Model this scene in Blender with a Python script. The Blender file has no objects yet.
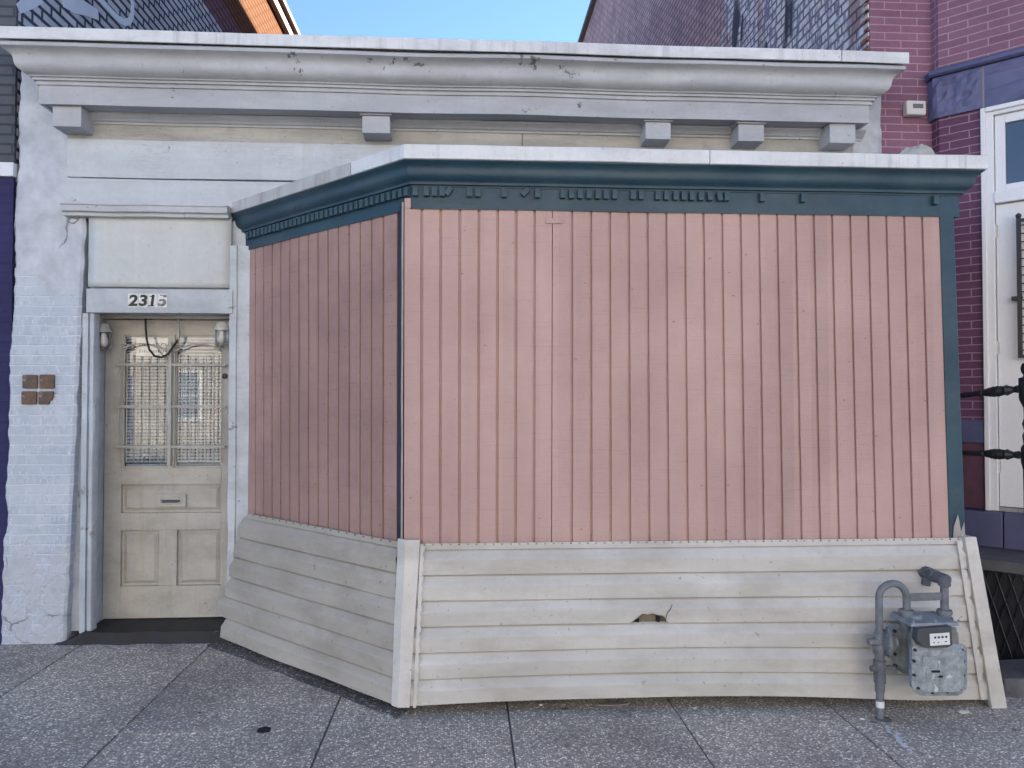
import bpy, bmesh, math, random
from mathutils import Vector, Matrix, noise
random.seed(7)
R = math.radians
scene = bpy.context.scene
COL = scene.collection

# ------------------------------------------------------------------ camera
F = 760.0
YAW, PIT, EYE = R(3.54), R(1.2), 1.6
cam_d = bpy.data.cameras.new('camera'); cam = bpy.data.objects.new('camera', cam_d); COL.objects.link(cam)
cam.location = (0, 0, EYE); cam.rotation_euler = (R(90) + PIT, 0, -YAW)
cam_d.sensor_width = 36; cam_d.lens = F / 1024 * 36; cam_d.clip_end = 2000; cam_d.clip_start = 0.05
scene.camera = cam
EYEV = Vector((0, 0, EYE))

def ray(px, py):
    u = (px - 512) / F; v = (384 - py) / F
    f = math.cos(PIT) - v * math.sin(PIT); up = math.sin(PIT) + v * math.cos(PIT)
    return Vector((u * math.cos(YAW) + f * math.sin(YAW), f * math.cos(YAW) - u * math.sin(YAW), up))
def atY(px, py, Y): d = ray(px, py); return EYEV + d * (Y / d.y)
def atX(px, py, X): d = ray(px, py); return EYEV + d * (X / d.x)
def atZ(px, py, Z): d = ray(px, py); return EYEV + d * ((Z - EYE) / d.z)
def atP(px, py, p0, n): d = ray(px, py); return EYEV + d * ((Vector(p0) - EYEV).dot(n) / d.dot(n))
def gz(x): return -0.011 * max(0.0, x + 0.67)

# ------------------------------------------------------------------ mesh builder
ORG = {}
class MB:
    def __init__(s): s.v = []; s.f = []
    def vs(s, pts):
        b = len(s.v); s.v += [Vector(p) for p in pts]; return list(range(b, len(s.v)))
    def quad(s, *pts): s.f.append(s.vs(pts))
    def hexa(s, p):   # 8 points: bottom ring 0-3, top ring 4-7
        i = s.vs(p)
        for q in ((3,2,1,0),(4,5,6,7),(0,1,5,4),(1,2,6,5),(2,3,7,6),(3,0,4,7)): s.f.append([i[k] for k in q])
    def box(s, x0, x1, y0, y1, z0, z1):
        if x0 > x1: x0, x1 = x1, x0
        if z0 > z1: z0, z1 = z1, z0
        if y0 > y1: y0, y1 = y1, y0
        s.hexa([(x0,y0,z0),(x1,y0,z0),(x1,y1,z0),(x0,y1,z0),(x0,y0,z1),(x1,y0,z1),(x1,y1,z1),(x0,y1,z1)])
    def prism(s, poly, ext):
        e = Vector(ext); a = s.vs(poly); b = s.vs([Vector(p) + e for p in poly]); n = len(a)
        s.f.append(a[::-1]); s.f.append(b)
        for k in range(n): s.f.append([a[k], a[(k+1) % n], b[(k+1) % n], b[k]])
    def rings(s, rings, closed=True, caps=True):
        idx = [s.vs(r) for r in rings]; n = len(idx[0])
        for a, b in zip(idx, idx[1:]):
            for k in range(n if closed else n - 1):
                s.f.append([a[k], a[(k+1) % n], b[(k+1) % n], b[k]])
        if caps and closed: s.f.append(idx[0][::-1]); s.f.append(idx[-1])
    def tube(s, path, r, seg=10, caps=True):
        path = [Vector(p) for p in path]; rs = r if isinstance(r, (list, tuple)) else [r] * len(path)
        up = None; out = []
        for i, p in enumerate(path):
            t = (path[min(i+1, len(path)-1)] - path[max(i-1, 0)]).normalized()
            if up is None: up = Vector((0,0,1)) if abs(t.z) < .9 else Vector((0,1,0))
            sd = t.cross(up).normalized(); up = sd.cross(t).normalized()
            out.append([p + (sd * math.cos(2*math.pi*k/seg) + up * math.sin(2*math.pi*k/seg)) * rs[i] for k in range(seg)])
        s.rings(out, True, caps)
    def lathe(s, c, axis, prof, seg=20):   # prof: (along, radius)
        c = Vector(c); a = Vector(axis).normalized()
        s.tube([c + a * h for h, r in prof], [max(r, 1e-4) for h, r in prof], seg)
    def build(s, name, mat, parent=None, bevel=0, smooth=False, org=None, recalc=True, sharp=38):
        if parent is not None: o0 = ORG[parent]
        elif org is not None: o0 = Vector(org)
        else:
            xs = [p.x for p in s.v]; ys = [p.y for p in s.v]; zs = [p.z for p in s.v]
            o0 = Vector(((min(xs)+max(xs))/2, (min(ys)+max(ys))/2, min(zs)))
        me = bpy.data.meshes.new(name); me.from_pydata([p - o0 for p in s.v], [], s.f)
        bm = bmesh.new(); bm.from_mesh(me)
        if recalc: bmesh.ops.recalc_face_normals(bm, faces=bm.faces)
        uv = bm.loops.layers.uv.new('UVMap')
        for fc in bm.faces:
            n = fc.normal
            for lp in fc.loops:
                p = lp.vert.co + o0
                if abs(n.z) > .8: lp[uv].uv = (p.x, p.y)
                else:
                    t = Vector((-n.y, n.x, 0)).normalized(); lp[uv].uv = (p.dot(t), p.z)
        bm.to_mesh(me); bm.free()
        if smooth:
            for pl in me.polygons: pl.use_smooth = True
            me.set_sharp_from_angle(angle=R(sharp))
        me.materials.append(mat)
        ob = bpy.data.objects.new(name, me); COL.objects.link(ob)
        if parent is not None: ob.parent = parent
        else: ob.location = o0
        ORG[ob] = o0
        if bevel:
            m = ob.modifiers.new('bevel', 'BEVEL'); m.width = bevel; m.segments = 2; m.limit_method = 'ANGLE'; m.angle_limit = R(40)
        return ob

def tag(o, label, cat, group=None):
    o['label'] = label; o['category'] = cat
    if group: o['group'] = group
    return o
def thing(name, loc, label, cat, group=None):
    o = bpy.data.objects.new(name, None); COL.objects.link(o); o.location = loc; ORG[o] = Vector(loc)
    o.empty_display_size = .1
    return tag(o, label, cat, group)
def struct(o, kind='structure'): o['kind'] = kind; return o
def copy_tree(o, parent=None):
    c = o.copy(); COL.objects.link(c); ORG[c] = ORG[o]
    if parent is not None: c.parent = parent
    for ch in list(o.children): copy_tree(ch, c)
    return c

# ------------------------------------------------------------------ materials
class NT:
    def __init__(s, name):
        m = bpy.data.materials.new(name); m.use_nodes = True; s.m = m; s.t = m.node_tree
        s.b = s.t.nodes['Principled BSDF']; s.out = s.t.nodes['Material Output']
    def n(s, typ, **kw):
        nd = s.t.nodes.new(typ)
        for k, v in kw.items():
            if k.startswith('_'): setattr(nd, k[1:], v)
            else: s.set(nd, k, v)
        return nd
    def set(s, nd, k, v):
        k2 = k.replace('__', ' ')
        sock = nd.inputs[int(k2[1:])] if k2[0] == 'i' and k2[1:].isdigit() else nd.inputs[k2]
        if isinstance(v, bpy.types.NodeSocket): s.t.links.new(v, sock)
        else: sock.default_value = v
    def obj(s): return s.n('ShaderNodeTexCoord').outputs['Object']
    def uv(s): return s.n('ShaderNodeTexCoord').outputs['UV']
    def mapv(s, v, sc=(1,1,1), loc=(0,0,0), rot=(0,0,0)):
        return s.n('ShaderNodeMapping', Vector=v, Scale=sc, Location=loc, Rotation=rot).outputs[0]
    def noise(s, v, sc, det=4, rough=.55, dist=0):
        return s.n('ShaderNodeTexNoise', Vector=v, Scale=sc, Detail=det, Roughness=rough, Distortion=dist).outputs[0]
    def ramp(s, f, a, b):
        return s.n('ShaderNodeMapRange', _clamp=True, Value=f, From__Min=a, From__Max=b).outputs[0]
    def mix(s, f, a, b, mode='MIX'):
        nd = s.n('ShaderNodeMix', _data_type='RGBA', _blend_type=mode)
        s.set(nd, 'i0', f); s.set(nd, 'i6', a); s.set(nd, 'i7', b); return nd.outputs[2]
    def math(s, op, a, b=0.0):
        nd = s.n('ShaderNodeMath', _operation=op); s.set(nd, 'i0', a); s.set(nd, 'i1', b); return nd.outputs[0]
    def bump(s, h, st, dist=.01, prev=None):
        nd = s.n('ShaderNodeBump', Height=h, Strength=st, Distance=dist)
        if prev is not None: s.set(nd, 'Normal', prev)
        return nd.outputs[0]
    def fin(s, col=None, rough=None, nrm=None, **kw):
        if col is not None: s.set(s.b, 'Base Color', col)
        if rough is not None: s.set(s.b, 'Roughness', rough)
        if nrm is not None: s.set(s.b, 'Normal', nrm)
        for k, v in kw.items(): s.set(s.b, k, v)
        return s.m
def C(r, g, b): return (r, g, b, 1)
def mul(c, k): return (c[0]*k, c[1]*k, c[2]*k, 1)

def paint(name, c, c2=None, sc=2.5, rough=.5, bump=.25, bsc=90, streak=None, stamt=.5, chips=None, chth=.68, chsc=5,
          grain=None, spots=None, metal=0, wave=0, spec=.35, stretch=(1,1,1), smudge=None, smamt=.5, plank=None, cracks=None):
    k = NT(name); v = k.obj()
    c2 = c2 or mul(c, .82)
    a = k.noise(k.mapv(v, stretch), sc, 6, .6)
    col = k.mix(k.ramp(a, .35, .65), c, c2)
    fine = k.noise(v, bsc, 3, .6)
    col = k.mix(k.ramp(fine, .3, .7), col, k.mix(1.0, col, C(.93,.93,.93), 'MULTIPLY'))
    if plank:
        dv = k.n('ShaderNodeVectorMath', _operation='DOT_PRODUCT'); k.set(dv, 'i0', v); k.set(dv, 'i1', plank)
        cell = k.math('FLOOR', dv.outputs['Value']); wn = k.n('ShaderNodeTexWhiteNoise', _noise_dimensions='1D', W=cell).outputs[0]
        col = k.mix(k.math('MULTIPLY', wn, .8), col, k.mix(1.0, col, C(.86,.85,.85), 'MULTIPLY'))
        fade = k.noise(k.mapv(v, (1.0, 1.0, .55)), 1.15, 3, .5, .5)
        col = k.mix(k.math('MULTIPLY', k.ramp(fade, .48, .62), .42), col, mul(c, 1.18))
    if smudge:
        m1 = k.noise(k.mapv(v, (.7, .7, 1.5)), 3.2, 7, .68, .3); m2 = k.noise(v, 26, 5, .7)
        col = k.mix(k.math('MULTIPLY', k.ramp(k.math('ADD', m1, k.math('MULTIPLY', m2, .18)), .54, .78), smamt), col, smudge)
        sp = k.noise(v, 34, 2, .5)
        col = k.mix(k.math('MULTIPLY', k.ramp(sp, .70, .74), smamt), col, mul(smudge, .6))
    if streak:
        sn = k.noise(k.mapv(v, (9, 9, .45)), 2.2, 5, .65)
        sm = k.noise(v, 1.3, 3)
        col = k.mix(k.math('MULTIPLY', k.math('MULTIPLY', k.ramp(sn, .5, .75), k.ramp(sm, .35, .6)), stamt), col, streak)
    h = fine
    if chips:
        cn = k.noise(v, chsc, 8, .68, .4); cm = k.noise(v, chsc*.22, 2)
        cf = k.ramp(k.math('ADD', cn, k.math('MULTIPLY', cm, .25)), chth + .125, chth + .15)
        col = k.mix(cf, col, chips); h = k.math('SUBTRACT', fine, cf)
    if cracks:
        cv = k.noise(k.mapv(v, (1.2, 1.2, 26)), 1.6, 6, .7, .2); cm2 = k.noise(v, 3.1, 3)
        cf2 = k.math('MULTIPLY', k.ramp(k.math('ABSOLUTE', k.math('SUBTRACT', cv, .5)), .012, .004), k.ramp(cm2, .52, .60))
        col = k.mix(k.math('MULTIPLY', cf2, .7), col, cracks)
    if spots:
        vo = k.n('ShaderNodeTexVoronoi', Vector=k.mapv(v, (1,1,2.4)), Scale=7.5)
        rnd = k.n('ShaderNodeSeparateColor', Color=vo.outputs['Color']).outputs[0]
        f = k.math('MULTIPLY', k.ramp(vo.outputs[0], .075, .04), k.ramp(rnd, .38, .39))
        col = k.mix(k.math('MULTIPLY', f, .9), col, spots)
    nr = k.bump(h, bump, .004)
    if grain:
        gn = k.noise(k.mapv(v, grain), 1.0, 4, .7)
        col = k.mix(k.ramp(gn, .58, .72), col, k.mix(1.0, col, C(.84,.83,.83), 'MULTIPLY'))
        nr = k.bump(gn, .35, .004, nr)
    if wave: nr = k.bump(k.noise(v, 2.2, 2), wave, .05, nr)
    rg = k.n('ShaderNodeMapRange', Value=a, To__Min=rough-.08, To__Max=min(1, rough+.12)).outputs[0]
    return k.fin(col, rg, nr, Metallic=metal, **{'Specular__IOR__Level': spec})

def brick(name, c1, c2, mortar, bw=.2, bh=.066, ms=.009, rough=.75, spec=.3, bump=.5, var=.35, mbias=0.0, patch=None, ztop=None, coord=None):
    k = NT(name); v = k.uv()
    vw = k.n('ShaderNodeVectorMath', _operation='ADD')
    nz = k.n('ShaderNodeTexNoise', Vector=k.obj(), Scale=14, Detail=2)
    off = k.n('ShaderNodeVectorMath', _operation='SCALE', Scale=.006); k.set(off, 'i0', nz.outputs[1])
    k.set(vw, 'i0', v); k.set(vw, 'i1', off.outputs[0])
    br = k.n('ShaderNodeTexBrick', Vector=vw.outputs[0], Color1=c1, Color2=c2, Mortar=mortar, Scale=1.0,
             Mortar__Size=ms, Mortar__Smooth=.25, Bias=mbias, Brick__Width=bw, Row__Height=bh)
    br.offset = .5
    col = br.outputs[0]
    a = k.noise(k.obj(), 1.6, 5, .6); b2 = k.noise(k.obj(), 45, 4, .65)
    col = k.mix(k.ramp(a, .35, .7), col, k.mix(1.0, col, C(1-var, 1-var, 1-var*.9), 'MULTIPLY'))
    col = k.mix(k.ramp(b2, .35, .7), col, k.mix(1.0, col, C(.88,.88,.88), 'MULTIPLY'))
    if patch: col = patch(k, col, br)
    nr = k.bump(k.math('ADD', k.math('MULTIPLY', br.outputs[1], -1.0), k.math('MULTIPLY', b2, .35)), bump, .008)
    return k.fin(col, rough, nr, **{'Specular__IOR__Level': spec})

def simple(name, c, rough=.5, metal=0, bsc=60, bump=.15, var=.8): return paint(name, c, mul(c, var), rough=rough, metal=metal, bsc=bsc, bump=bump)

# painted pier: brick below, smooth cracked render above and in patches
def pier_mat():
    k = NT('white_painted_brick'); v = k.obj(); uv = k.uv()
    nz = k.n('ShaderNodeTexNoise', Vector=v, Scale=9, Detail=3)
    off = k.n('ShaderNodeVectorMath', _operation='SCALE', Scale=.012); k.set(off, 'i0', nz.outputs[1])
    vw = k.n('ShaderNodeVectorMath', _operation='ADD'); k.set(vw, 'i0', uv); k.set(vw, 'i1', off.outputs[0])
    br = k.n('ShaderNodeTexBrick', Vector=vw.outputs[0], Color1=C(.50,.54,.60), Color2=C(.42,.46,.53), Mortar=C(.60,.63,.68), Scale=1,
             Mortar__Size=.006, Mortar__Smooth=.4, Brick__Width=.215, Row__Height=.0655)
    sep = k.n('ShaderNodeSeparateXYZ', Vector=v)
    big = k.noise(v, 2.3, 5, .6); med = k.noise(v, 7, 6, .65); fine = k.noise(v, 60, 4, .7)
    zz = k.math('ADD', sep.outputs[2], k.math('MULTIPLY', k.math('SUBTRACT', big, .5), .9))
    up = k.ramp(zz, 2.32, 2.40)
    low = k.math('MULTIPLY', k.ramp(zz, .62, .5), k.ramp(med, .42, .52))
    sm = k.math('MAXIMUM', up, low)
    plaster = k.mix(k.ramp(med, .35, .65), C(.56,.58,.62), C(.40,.42,.46))
    col = k.mix(sm, br.outputs[0], plaster)
    col = k.mix(k.ramp(big, .45, .7), col, k.mix(1.0, col, C(.86,.88,.92), 'MULTIPLY'))
    warp = k.n('ShaderNodeTexNoise', Vector=v, Scale=3, Detail=5)
    wv = k.n('ShaderNodeVectorMath', _operation='SCALE', Scale=.5); k.set(wv, 'i0', warp.outputs[1])
    wv2 = k.n('ShaderNodeVectorMath', _operation='ADD'); k.set(wv2, 'i0', v); k.set(wv2, 'i1', wv.outputs[0])
    vor = k.n('ShaderNodeTexVoronoi', _feature='DISTANCE_TO_EDGE', Vector=wv2.outputs[0], Scale=1.6)
    cr = k.math('MULTIPLY', k.ramp(vor.outputs[0], .012, .004), k.math('MULTIPLY', sm, k.ramp(k.noise(v, 1.7, 2), .5, .56)))
    col = k.mix(k.math('MULTIPLY', cr, .8), col, C(.16,.16,.17))
    chip = k.ramp(k.noise(v, 16, 8, .7), .70, .72)
    col = k.mix(k.math('MULTIPLY', chip, .6), col, C(.30,.29,.29))
    brf = k.math('MULTIPLY', br.outputs[1], k.math('SUBTRACT', 1.0, sm))
    h = k.math('ADD', k.math('MULTIPLY', brf, -.6), k.math('ADD', k.math('MULTIPLY', med, 1.6), k.math('MULTIPLY', fine, .25)))
    h = k.math('SUBTRACT', h, k.math('MULTIPLY', cr, .8))
    lumps = k.math('MULTIPLY', low, k.noise(v, 22, 5, .6))
    h = k.math('ADD', h, k.math('MULTIPLY', lumps, 1.5))
    return k.fin(col, .6, k.bump(h, .75, .008), **{'Specular__IOR__Level': .3})

def aggregate(name, base, seed=0, dark=.5):
    k = NT(name); v = k.mapv(k.obj(), (1,1,1), (seed, seed*.7, 0))
    vo = k.n('ShaderNodeTexVoronoi', Vector=v, Scale=92)
    rn = k.n('ShaderNodeSeparateColor', Color=vo.outputs['Color']).outputs[0]
    stone = k.n('ShaderNodeValToRGB', Fac=rn); cr = stone.color_ramp
    cr.elements[0].position = 0; cr.elements[0].color = mul(base, .30)
    cr.elements[1].position = 1; cr.elements[1].color = C(.75,.72,.68)
    for p, q in ((.4, .75), (.72, 1.15), (.86, 1.9)):
        e = cr.elements.new(p); e.color = mul(base, q)
    col = k.mix(k.ramp(vo.outputs[0], .35, .6), stone.outputs[0], mul(base, .55))
    big = k.noise(k.obj(), 1.4, 6, .62, .3); mid = k.noise(k.obj(), 6, 5, .6)
    col = k.mix(k.math('MULTIPLY', k.ramp(big, .45, .72), dark), col, k.mix(1.0, col, C(.45,.45,.48), 'MULTIPLY'))
    col = k.mix(k.math('MULTIPLY', k.ramp(mid, .55, .75), .35), col, k.mix(1.0, col, C(.6,.6,.62), 'MULTIPLY'))
    pit = k.noise(k.mapv(k.obj(), (1, 1.6, 1), (seed, 0, 0)), 24, 5, .7)
    col = k.mix(k.math('MULTIPLY', k.ramp(pit, .56, .64), .7), col, mul(base, .28))
    wide = k.noise(k.obj(), .7, 3, .5)
    col = k.mix(k.ramp(wide, .4, .65), col, k.mix(1.0, col, C(.78,.78,.79), 'MULTIPLY'))
    at = k.n('ShaderNodeAttribute', _attribute_name='tone')
    col = k.mix(at.outputs['Fac'], col, k.mix(1.0, col, C(.88,.88,.89), 'MULTIPLY'))
    gum = k.n('ShaderNodeTexVoronoi', Vector=k.obj(), Scale=3.1)
    gr = k.n('ShaderNodeSeparateColor', Color=gum.outputs['Color']).outputs[1]
    gf = k.math('MULTIPLY', k.ramp(k.math('ADD', gum.outputs[0], k.math('MULTIPLY', mid, .03)), .085, .065), k.ramp(gr, .5, .52))
    col = k.mix(k.math('MULTIPLY', gf, .55), col, C(.035,.035,.038))
    h = k.math('SUBTRACT', k.noise(v, 160, 3), vo.outputs[0])
    return k.fin(col, .85, k.bump(h, .55, .004), **{'Specular__IOR__Level': .25})

M = {}
M['pier'] = pier_mat()
M['cornice'] = paint('cornice_paint', C(.48,.495,.525), C(.37,.38,.41), sc=3, rough=.5, bump=.3, bsc=35, streak=C(.33,.33,.34), stamt=.5,
                     chips=C(.13,.125,.12), chth=.655, chsc=7, stretch=(.5,1,2), smudge=C(.30,.30,.31), smamt=.45)
M['board'] = paint('board_paint', C(.56,.59,.625), C(.46,.485,.515), sc=2, rough=.5, bump=.3, bsc=40, streak=C(.42,.42,.43), stamt=.5,
                   chips=C(.2,.2,.2), chth=.665, chsc=8, stretch=(.4,1,2.5), smudge=C(.36,.37,.38), smamt=.4, cracks=C(.30,.30,.30))
M['frieze'] = paint('frieze_paint', C(.47,.455,.425), C(.33,.32,.30), sc=3, rough=.6, bump=.4, bsc=35, chips=C(.26,.25,.24), chth=.66, chsc=9, stretch=(.4,1,2.5), streak=C(.33,.315,.29), smudge=C(.27,.25,.225), smamt=.6, cracks=C(.15,.14,.13))
M['blank'] = paint('blank_panel_paint', C(.54,.56,.555), C(.48,.50,.50), sc=1.2, rough=.45, bump=.1, bsc=25, wave=.25, streak=C(.70,.71,.70), stamt=.3, smudge=C(.40,.41,.40), smamt=.4)
M['metal_cap'] = paint('white_coping_metal', C(.70,.71,.73), C(.62,.63,.655), sc=4, rough=.45, bump=.15, bsc=60, streak=C(.27,.27,.28), stamt=.75, wave=.15, smudge=C(.40,.40,.41), smamt=.5)
M['metal_cap_dirty'] = paint('stained_coping_metal', C(.50,.50,.51), C(.40,.39,.38), sc=5, rough=.55, bump=.2, bsc=60, streak=C(.18,.17,.165), stamt=.85, wave=.2)
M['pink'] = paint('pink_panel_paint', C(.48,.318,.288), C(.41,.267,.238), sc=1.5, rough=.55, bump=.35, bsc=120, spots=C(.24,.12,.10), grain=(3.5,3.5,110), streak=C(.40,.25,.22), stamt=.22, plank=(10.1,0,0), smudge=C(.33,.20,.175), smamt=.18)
M['pink_dark'] = paint('darker_pink_paint', C(.40,.25,.215), C(.33,.205,.178), sc=1.8, rough=.6, bump=.4, bsc=110, spots=C(.20,.10,.09), grain=(3.5,3.5,90), streak=C(.27,.16,.155), stamt=.6, plank=(7.0,-7.0,0), smudge=C(.22,.135,.125), smamt=.4)  # darker pink for the boarding on the bay's left side
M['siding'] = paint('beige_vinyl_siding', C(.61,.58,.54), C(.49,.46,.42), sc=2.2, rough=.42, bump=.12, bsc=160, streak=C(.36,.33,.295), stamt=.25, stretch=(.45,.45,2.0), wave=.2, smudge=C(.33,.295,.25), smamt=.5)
M['siding_darker'] = paint('darker_beige_siding', C(.46,.42,.37), C(.36,.325,.28), sc=2.2, rough=.5, bump=.15, bsc=160, streak=C(.34,.31,.27), stamt=.3, wave=.2, stretch=(.6,.6,2.0), smudge=C(.26,.225,.185), smamt=.6)  # beige siding in a darker, browner tone for the left skirt
M['trim'] = paint('beige_corner_trim', C(.62,.585,.54), C(.53,.495,.45), sc=3, rough=.4, bump=.12, bsc=120, streak=C(.36,.33,.30), stamt=.4, smudge=C(.30,.27,.235), smamt=.5)
M['teal'] = paint('teal_paint', C(.022,.062,.090), C(.015,.043,.070), sc=2.5, rough=.42, bump=.3, bsc=45, chips=C(.30,.32,.33), chth=.715, chsc=9, streak=C(.022,.035,.07), stamt=.8, smudge=C(.055,.085,.10), smamt=.5, cracks=C(.01,.018,.027))
M['navy'] = paint('dark_blue_paint', C(.02,.03,.05), rough=.5, chips=C(.4,.38,.36), chth=.70, chsc=9)
M['raw_wood'] = paint('weathered_wood', C(.40,.36,.33), C(.28,.25,.23), sc=6, rough=.75, bump=.5)
M['door'] = paint('cream_door_paint', C(.49,.465,.42), C(.41,.385,.345), sc=2.5, rough=.5, bump=.25, bsc=50, streak=C(.30,.26,.20), stamt=.6, chips=C(.26,.22,.17), chth=.69, chsc=11, smudge=C(.24,.22,.185), smamt=.5)
M['frame'] = paint('door_frame_paint', C(.52,.56,.60), C(.40,.43,.47), sc=3, rough=.5, bump=.45, bsc=30, chips=C(.25,.25,.25), chth=.665, chsc=10, stretch=(1,1,.4), smudge=C(.28,.29,.31), smamt=.6)
M['step'] = paint('black_step_paint', C(.011,.012,.016), C(.022,.023,.027), sc=5, rough=.55, bump=.5, bsc=60, chips=C(.11,.11,.11), chth=.68, chsc=7)
M['grille'] = paint('grille_paint', C(.43,.41,.375), C(.32,.30,.27), sc=12, rough=.5, bsc=80)
M['black'] = paint('black_rubber', C(.012,.012,.013), rough=.5)
M['iron'] = paint('black_wrought_iron', C(.012,.013,.018), C(.02,.02,.026), sc=9, rough=.42, bump=.6, bsc=70, spec=.5)
M['sheath'] = paint('sheathing_wood', C(.20,.165,.13), C(.14,.115,.09), sc=4, rough=.8)
M['felt'] = simple('tar_paper', C(.015,.015,.016), .8)
M['roofing'] = simple('roof_felt', C(.12,.12,.125), .9)
M['white_tile'] = paint('number_tile', C(.72,.72,.70), C(.60,.60,.58), sc=20, rough=.35)
M['digit'] = paint('digit_black', C(.012,.012,.013), C(.02,.02,.02), sc=20, rough=.4)
M['digit_worn'] = paint('digit_worn', C(.03,.03,.032), C(.3,.3,.3), sc=30, rough=.5)
M['paper'] = paint('paper', C(.72,.71,.67), C(.66,.65,.6), rough=.8)
M['ink'] = simple('grey_ink', C(.25,.25,.25), .8)
M['blind'] = paint('blind_slats', C(.70,.75,.82), C(.45,.50,.58), sc=5, rough=.45, bsc=60)
M['joint'] = simple('joint_filler', C(.12,.115,.11), .95)
M['walk'] = aggregate('exposed_aggregate_concrete', C(.76,.68,.57), 0, .6)
M['curbstrip'] = aggregate('dark_mortar', C(.22,.205,.19), 3, .8)
M['asphalt'] = aggregate('asphalt', C(.06,.06,.062), 7, .3)
M['earth'] = simple('earth', C(.09,.085,.075), .95)
M['kerbstone'] = simple('granite_kerb', C(.33,.33,.32), .8)
M['pebble'] = simple('pale_stone', C(.55,.52,.47), .8)
M['pebble_w'] = simple('white_stone', C(.75,.74,.72), .8)
M['mortar'] = simple('crumbled_mortar', C(.30,.29,.27), .95)
M['chalk'] = paint('faded_white_paint', C(.72,.74,.76), C(.50,.51,.53), sc=30, rough=.85)
M['plastic'] = simple('white_plastic', C(.68,.68,.68), .4)
M['lens'] = simple('dark_lens', C(.16,.16,.17), .2)
M['whitewood'] = paint('white_door_paint', C(.76,.76,.78), C(.70,.70,.73), sc=2, rough=.4, bump=.12)
M['sealant'] = paint('dirty_sealant', C(.46,.45,.40), C(.32,.30,.27), sc=9, rough=.7, bump=.8, bsc=30)
M['bulb'] = simple('white_bulb', C(.8,.8,.8), .3)
M['lampmetal'] = paint('grey_cast_metal', C(.34,.345,.35), C(.22,.22,.22), sc=18, rough=.5, bump=.4)
M['lampwhite'] = paint('white_cast_metal', C(.62,.62,.61), C(.45,.45,.44), sc=18, rough=.5)
M['pipe'] = paint('grey_pipe_paint', C(.175,.183,.20), C(.115,.12,.132), sc=22, rough=.5, bump=.45, bsc=70, chips=C(.07,.065,.06), chth=.70, chsc=14)
M['pipe_dark'] = paint('dark_pipe', C(.085,.088,.10), C(.13,.135,.15), sc=12, rough=.65, bump=.8, bsc=60)
M['meter'] = paint('weathered_meter_paint', C(.35,.38,.395), C(.21,.23,.24), sc=30, rough=.55, bump=.6, bsc=60, chips=C(.52,.54,.54), chth=.59, chsc=17, streak=C(.09,.09,.095), stamt=.9)
M['meter_tan'] = paint('stained_meter_paint', C(.15,.17,.175), C(.28,.285,.26), sc=20, rough=.6, bump=.6, bsc=60, streak=C(.07,.065,.06), stamt=.9)
M['meter_top'] = paint('grey_meter_paint', C(.26,.29,.32), C(.18,.20,.225), sc=24, rough=.5, bump=.4, bsc=60, chips=C(.10,.10,.10), chth=.70, chsc=14)
M['hood'] = simple('dark_meter_hood', C(.07,.072,.08), .5)
M['dial'] = simple('dial_plate', C(.78,.78,.77), .35)
M['bolt'] = simple('dark_bolts', C(.05,.05,.055), .5, .5)
M['white_band'] = simple('white_tape', C(.72,.72,.71), .5)
M['bluestone'] = paint('blue_painted_stone', C(.135,.14,.26), C(.09,.095,.19), sc=4, rough=.6, bump=1.0, bsc=14)
M['bluesmooth'] = paint('blue_painted_sill', C(.095,.10,.20), C(.07,.075,.16), sc=3, rough=.5, bump=.3, bsc=50)
M['plumstone'] = paint('rough_plum_stone', C(.115,.048,.078), C(.07,.032,.055), sc=5, rough=.65, bump=1.0, bsc=12)
M['purple_strip'] = brick('purple_painted_brick', C(.035,.03,.11), C(.03,.027,.10), C(.028,.025,.09), bump=.35)
M['plum'] = brick('plum_painted_brick', C(.26,.125,.185), C(.215,.102,.155), C(.40,.28,.34), ms=.004, bw=.24, bh=.055, bump=.35, var=.2)
M['plum_dark'] = brick('darker_plum_brick', C(.15,.06,.115), C(.125,.05,.10), C(.30,.21,.28), ms=.004, bw=.24, bh=.055, bump=.35, var=.2)  # plum brick in a darker tone, for the lower canted face
M['redbrick'] = brick('bare_red_brick', C(.35,.12,.085), C(.28,.095,.07), C(.62,.56,.5), ms=.018, bump=.8)
M['slatebrick'] = None

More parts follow.
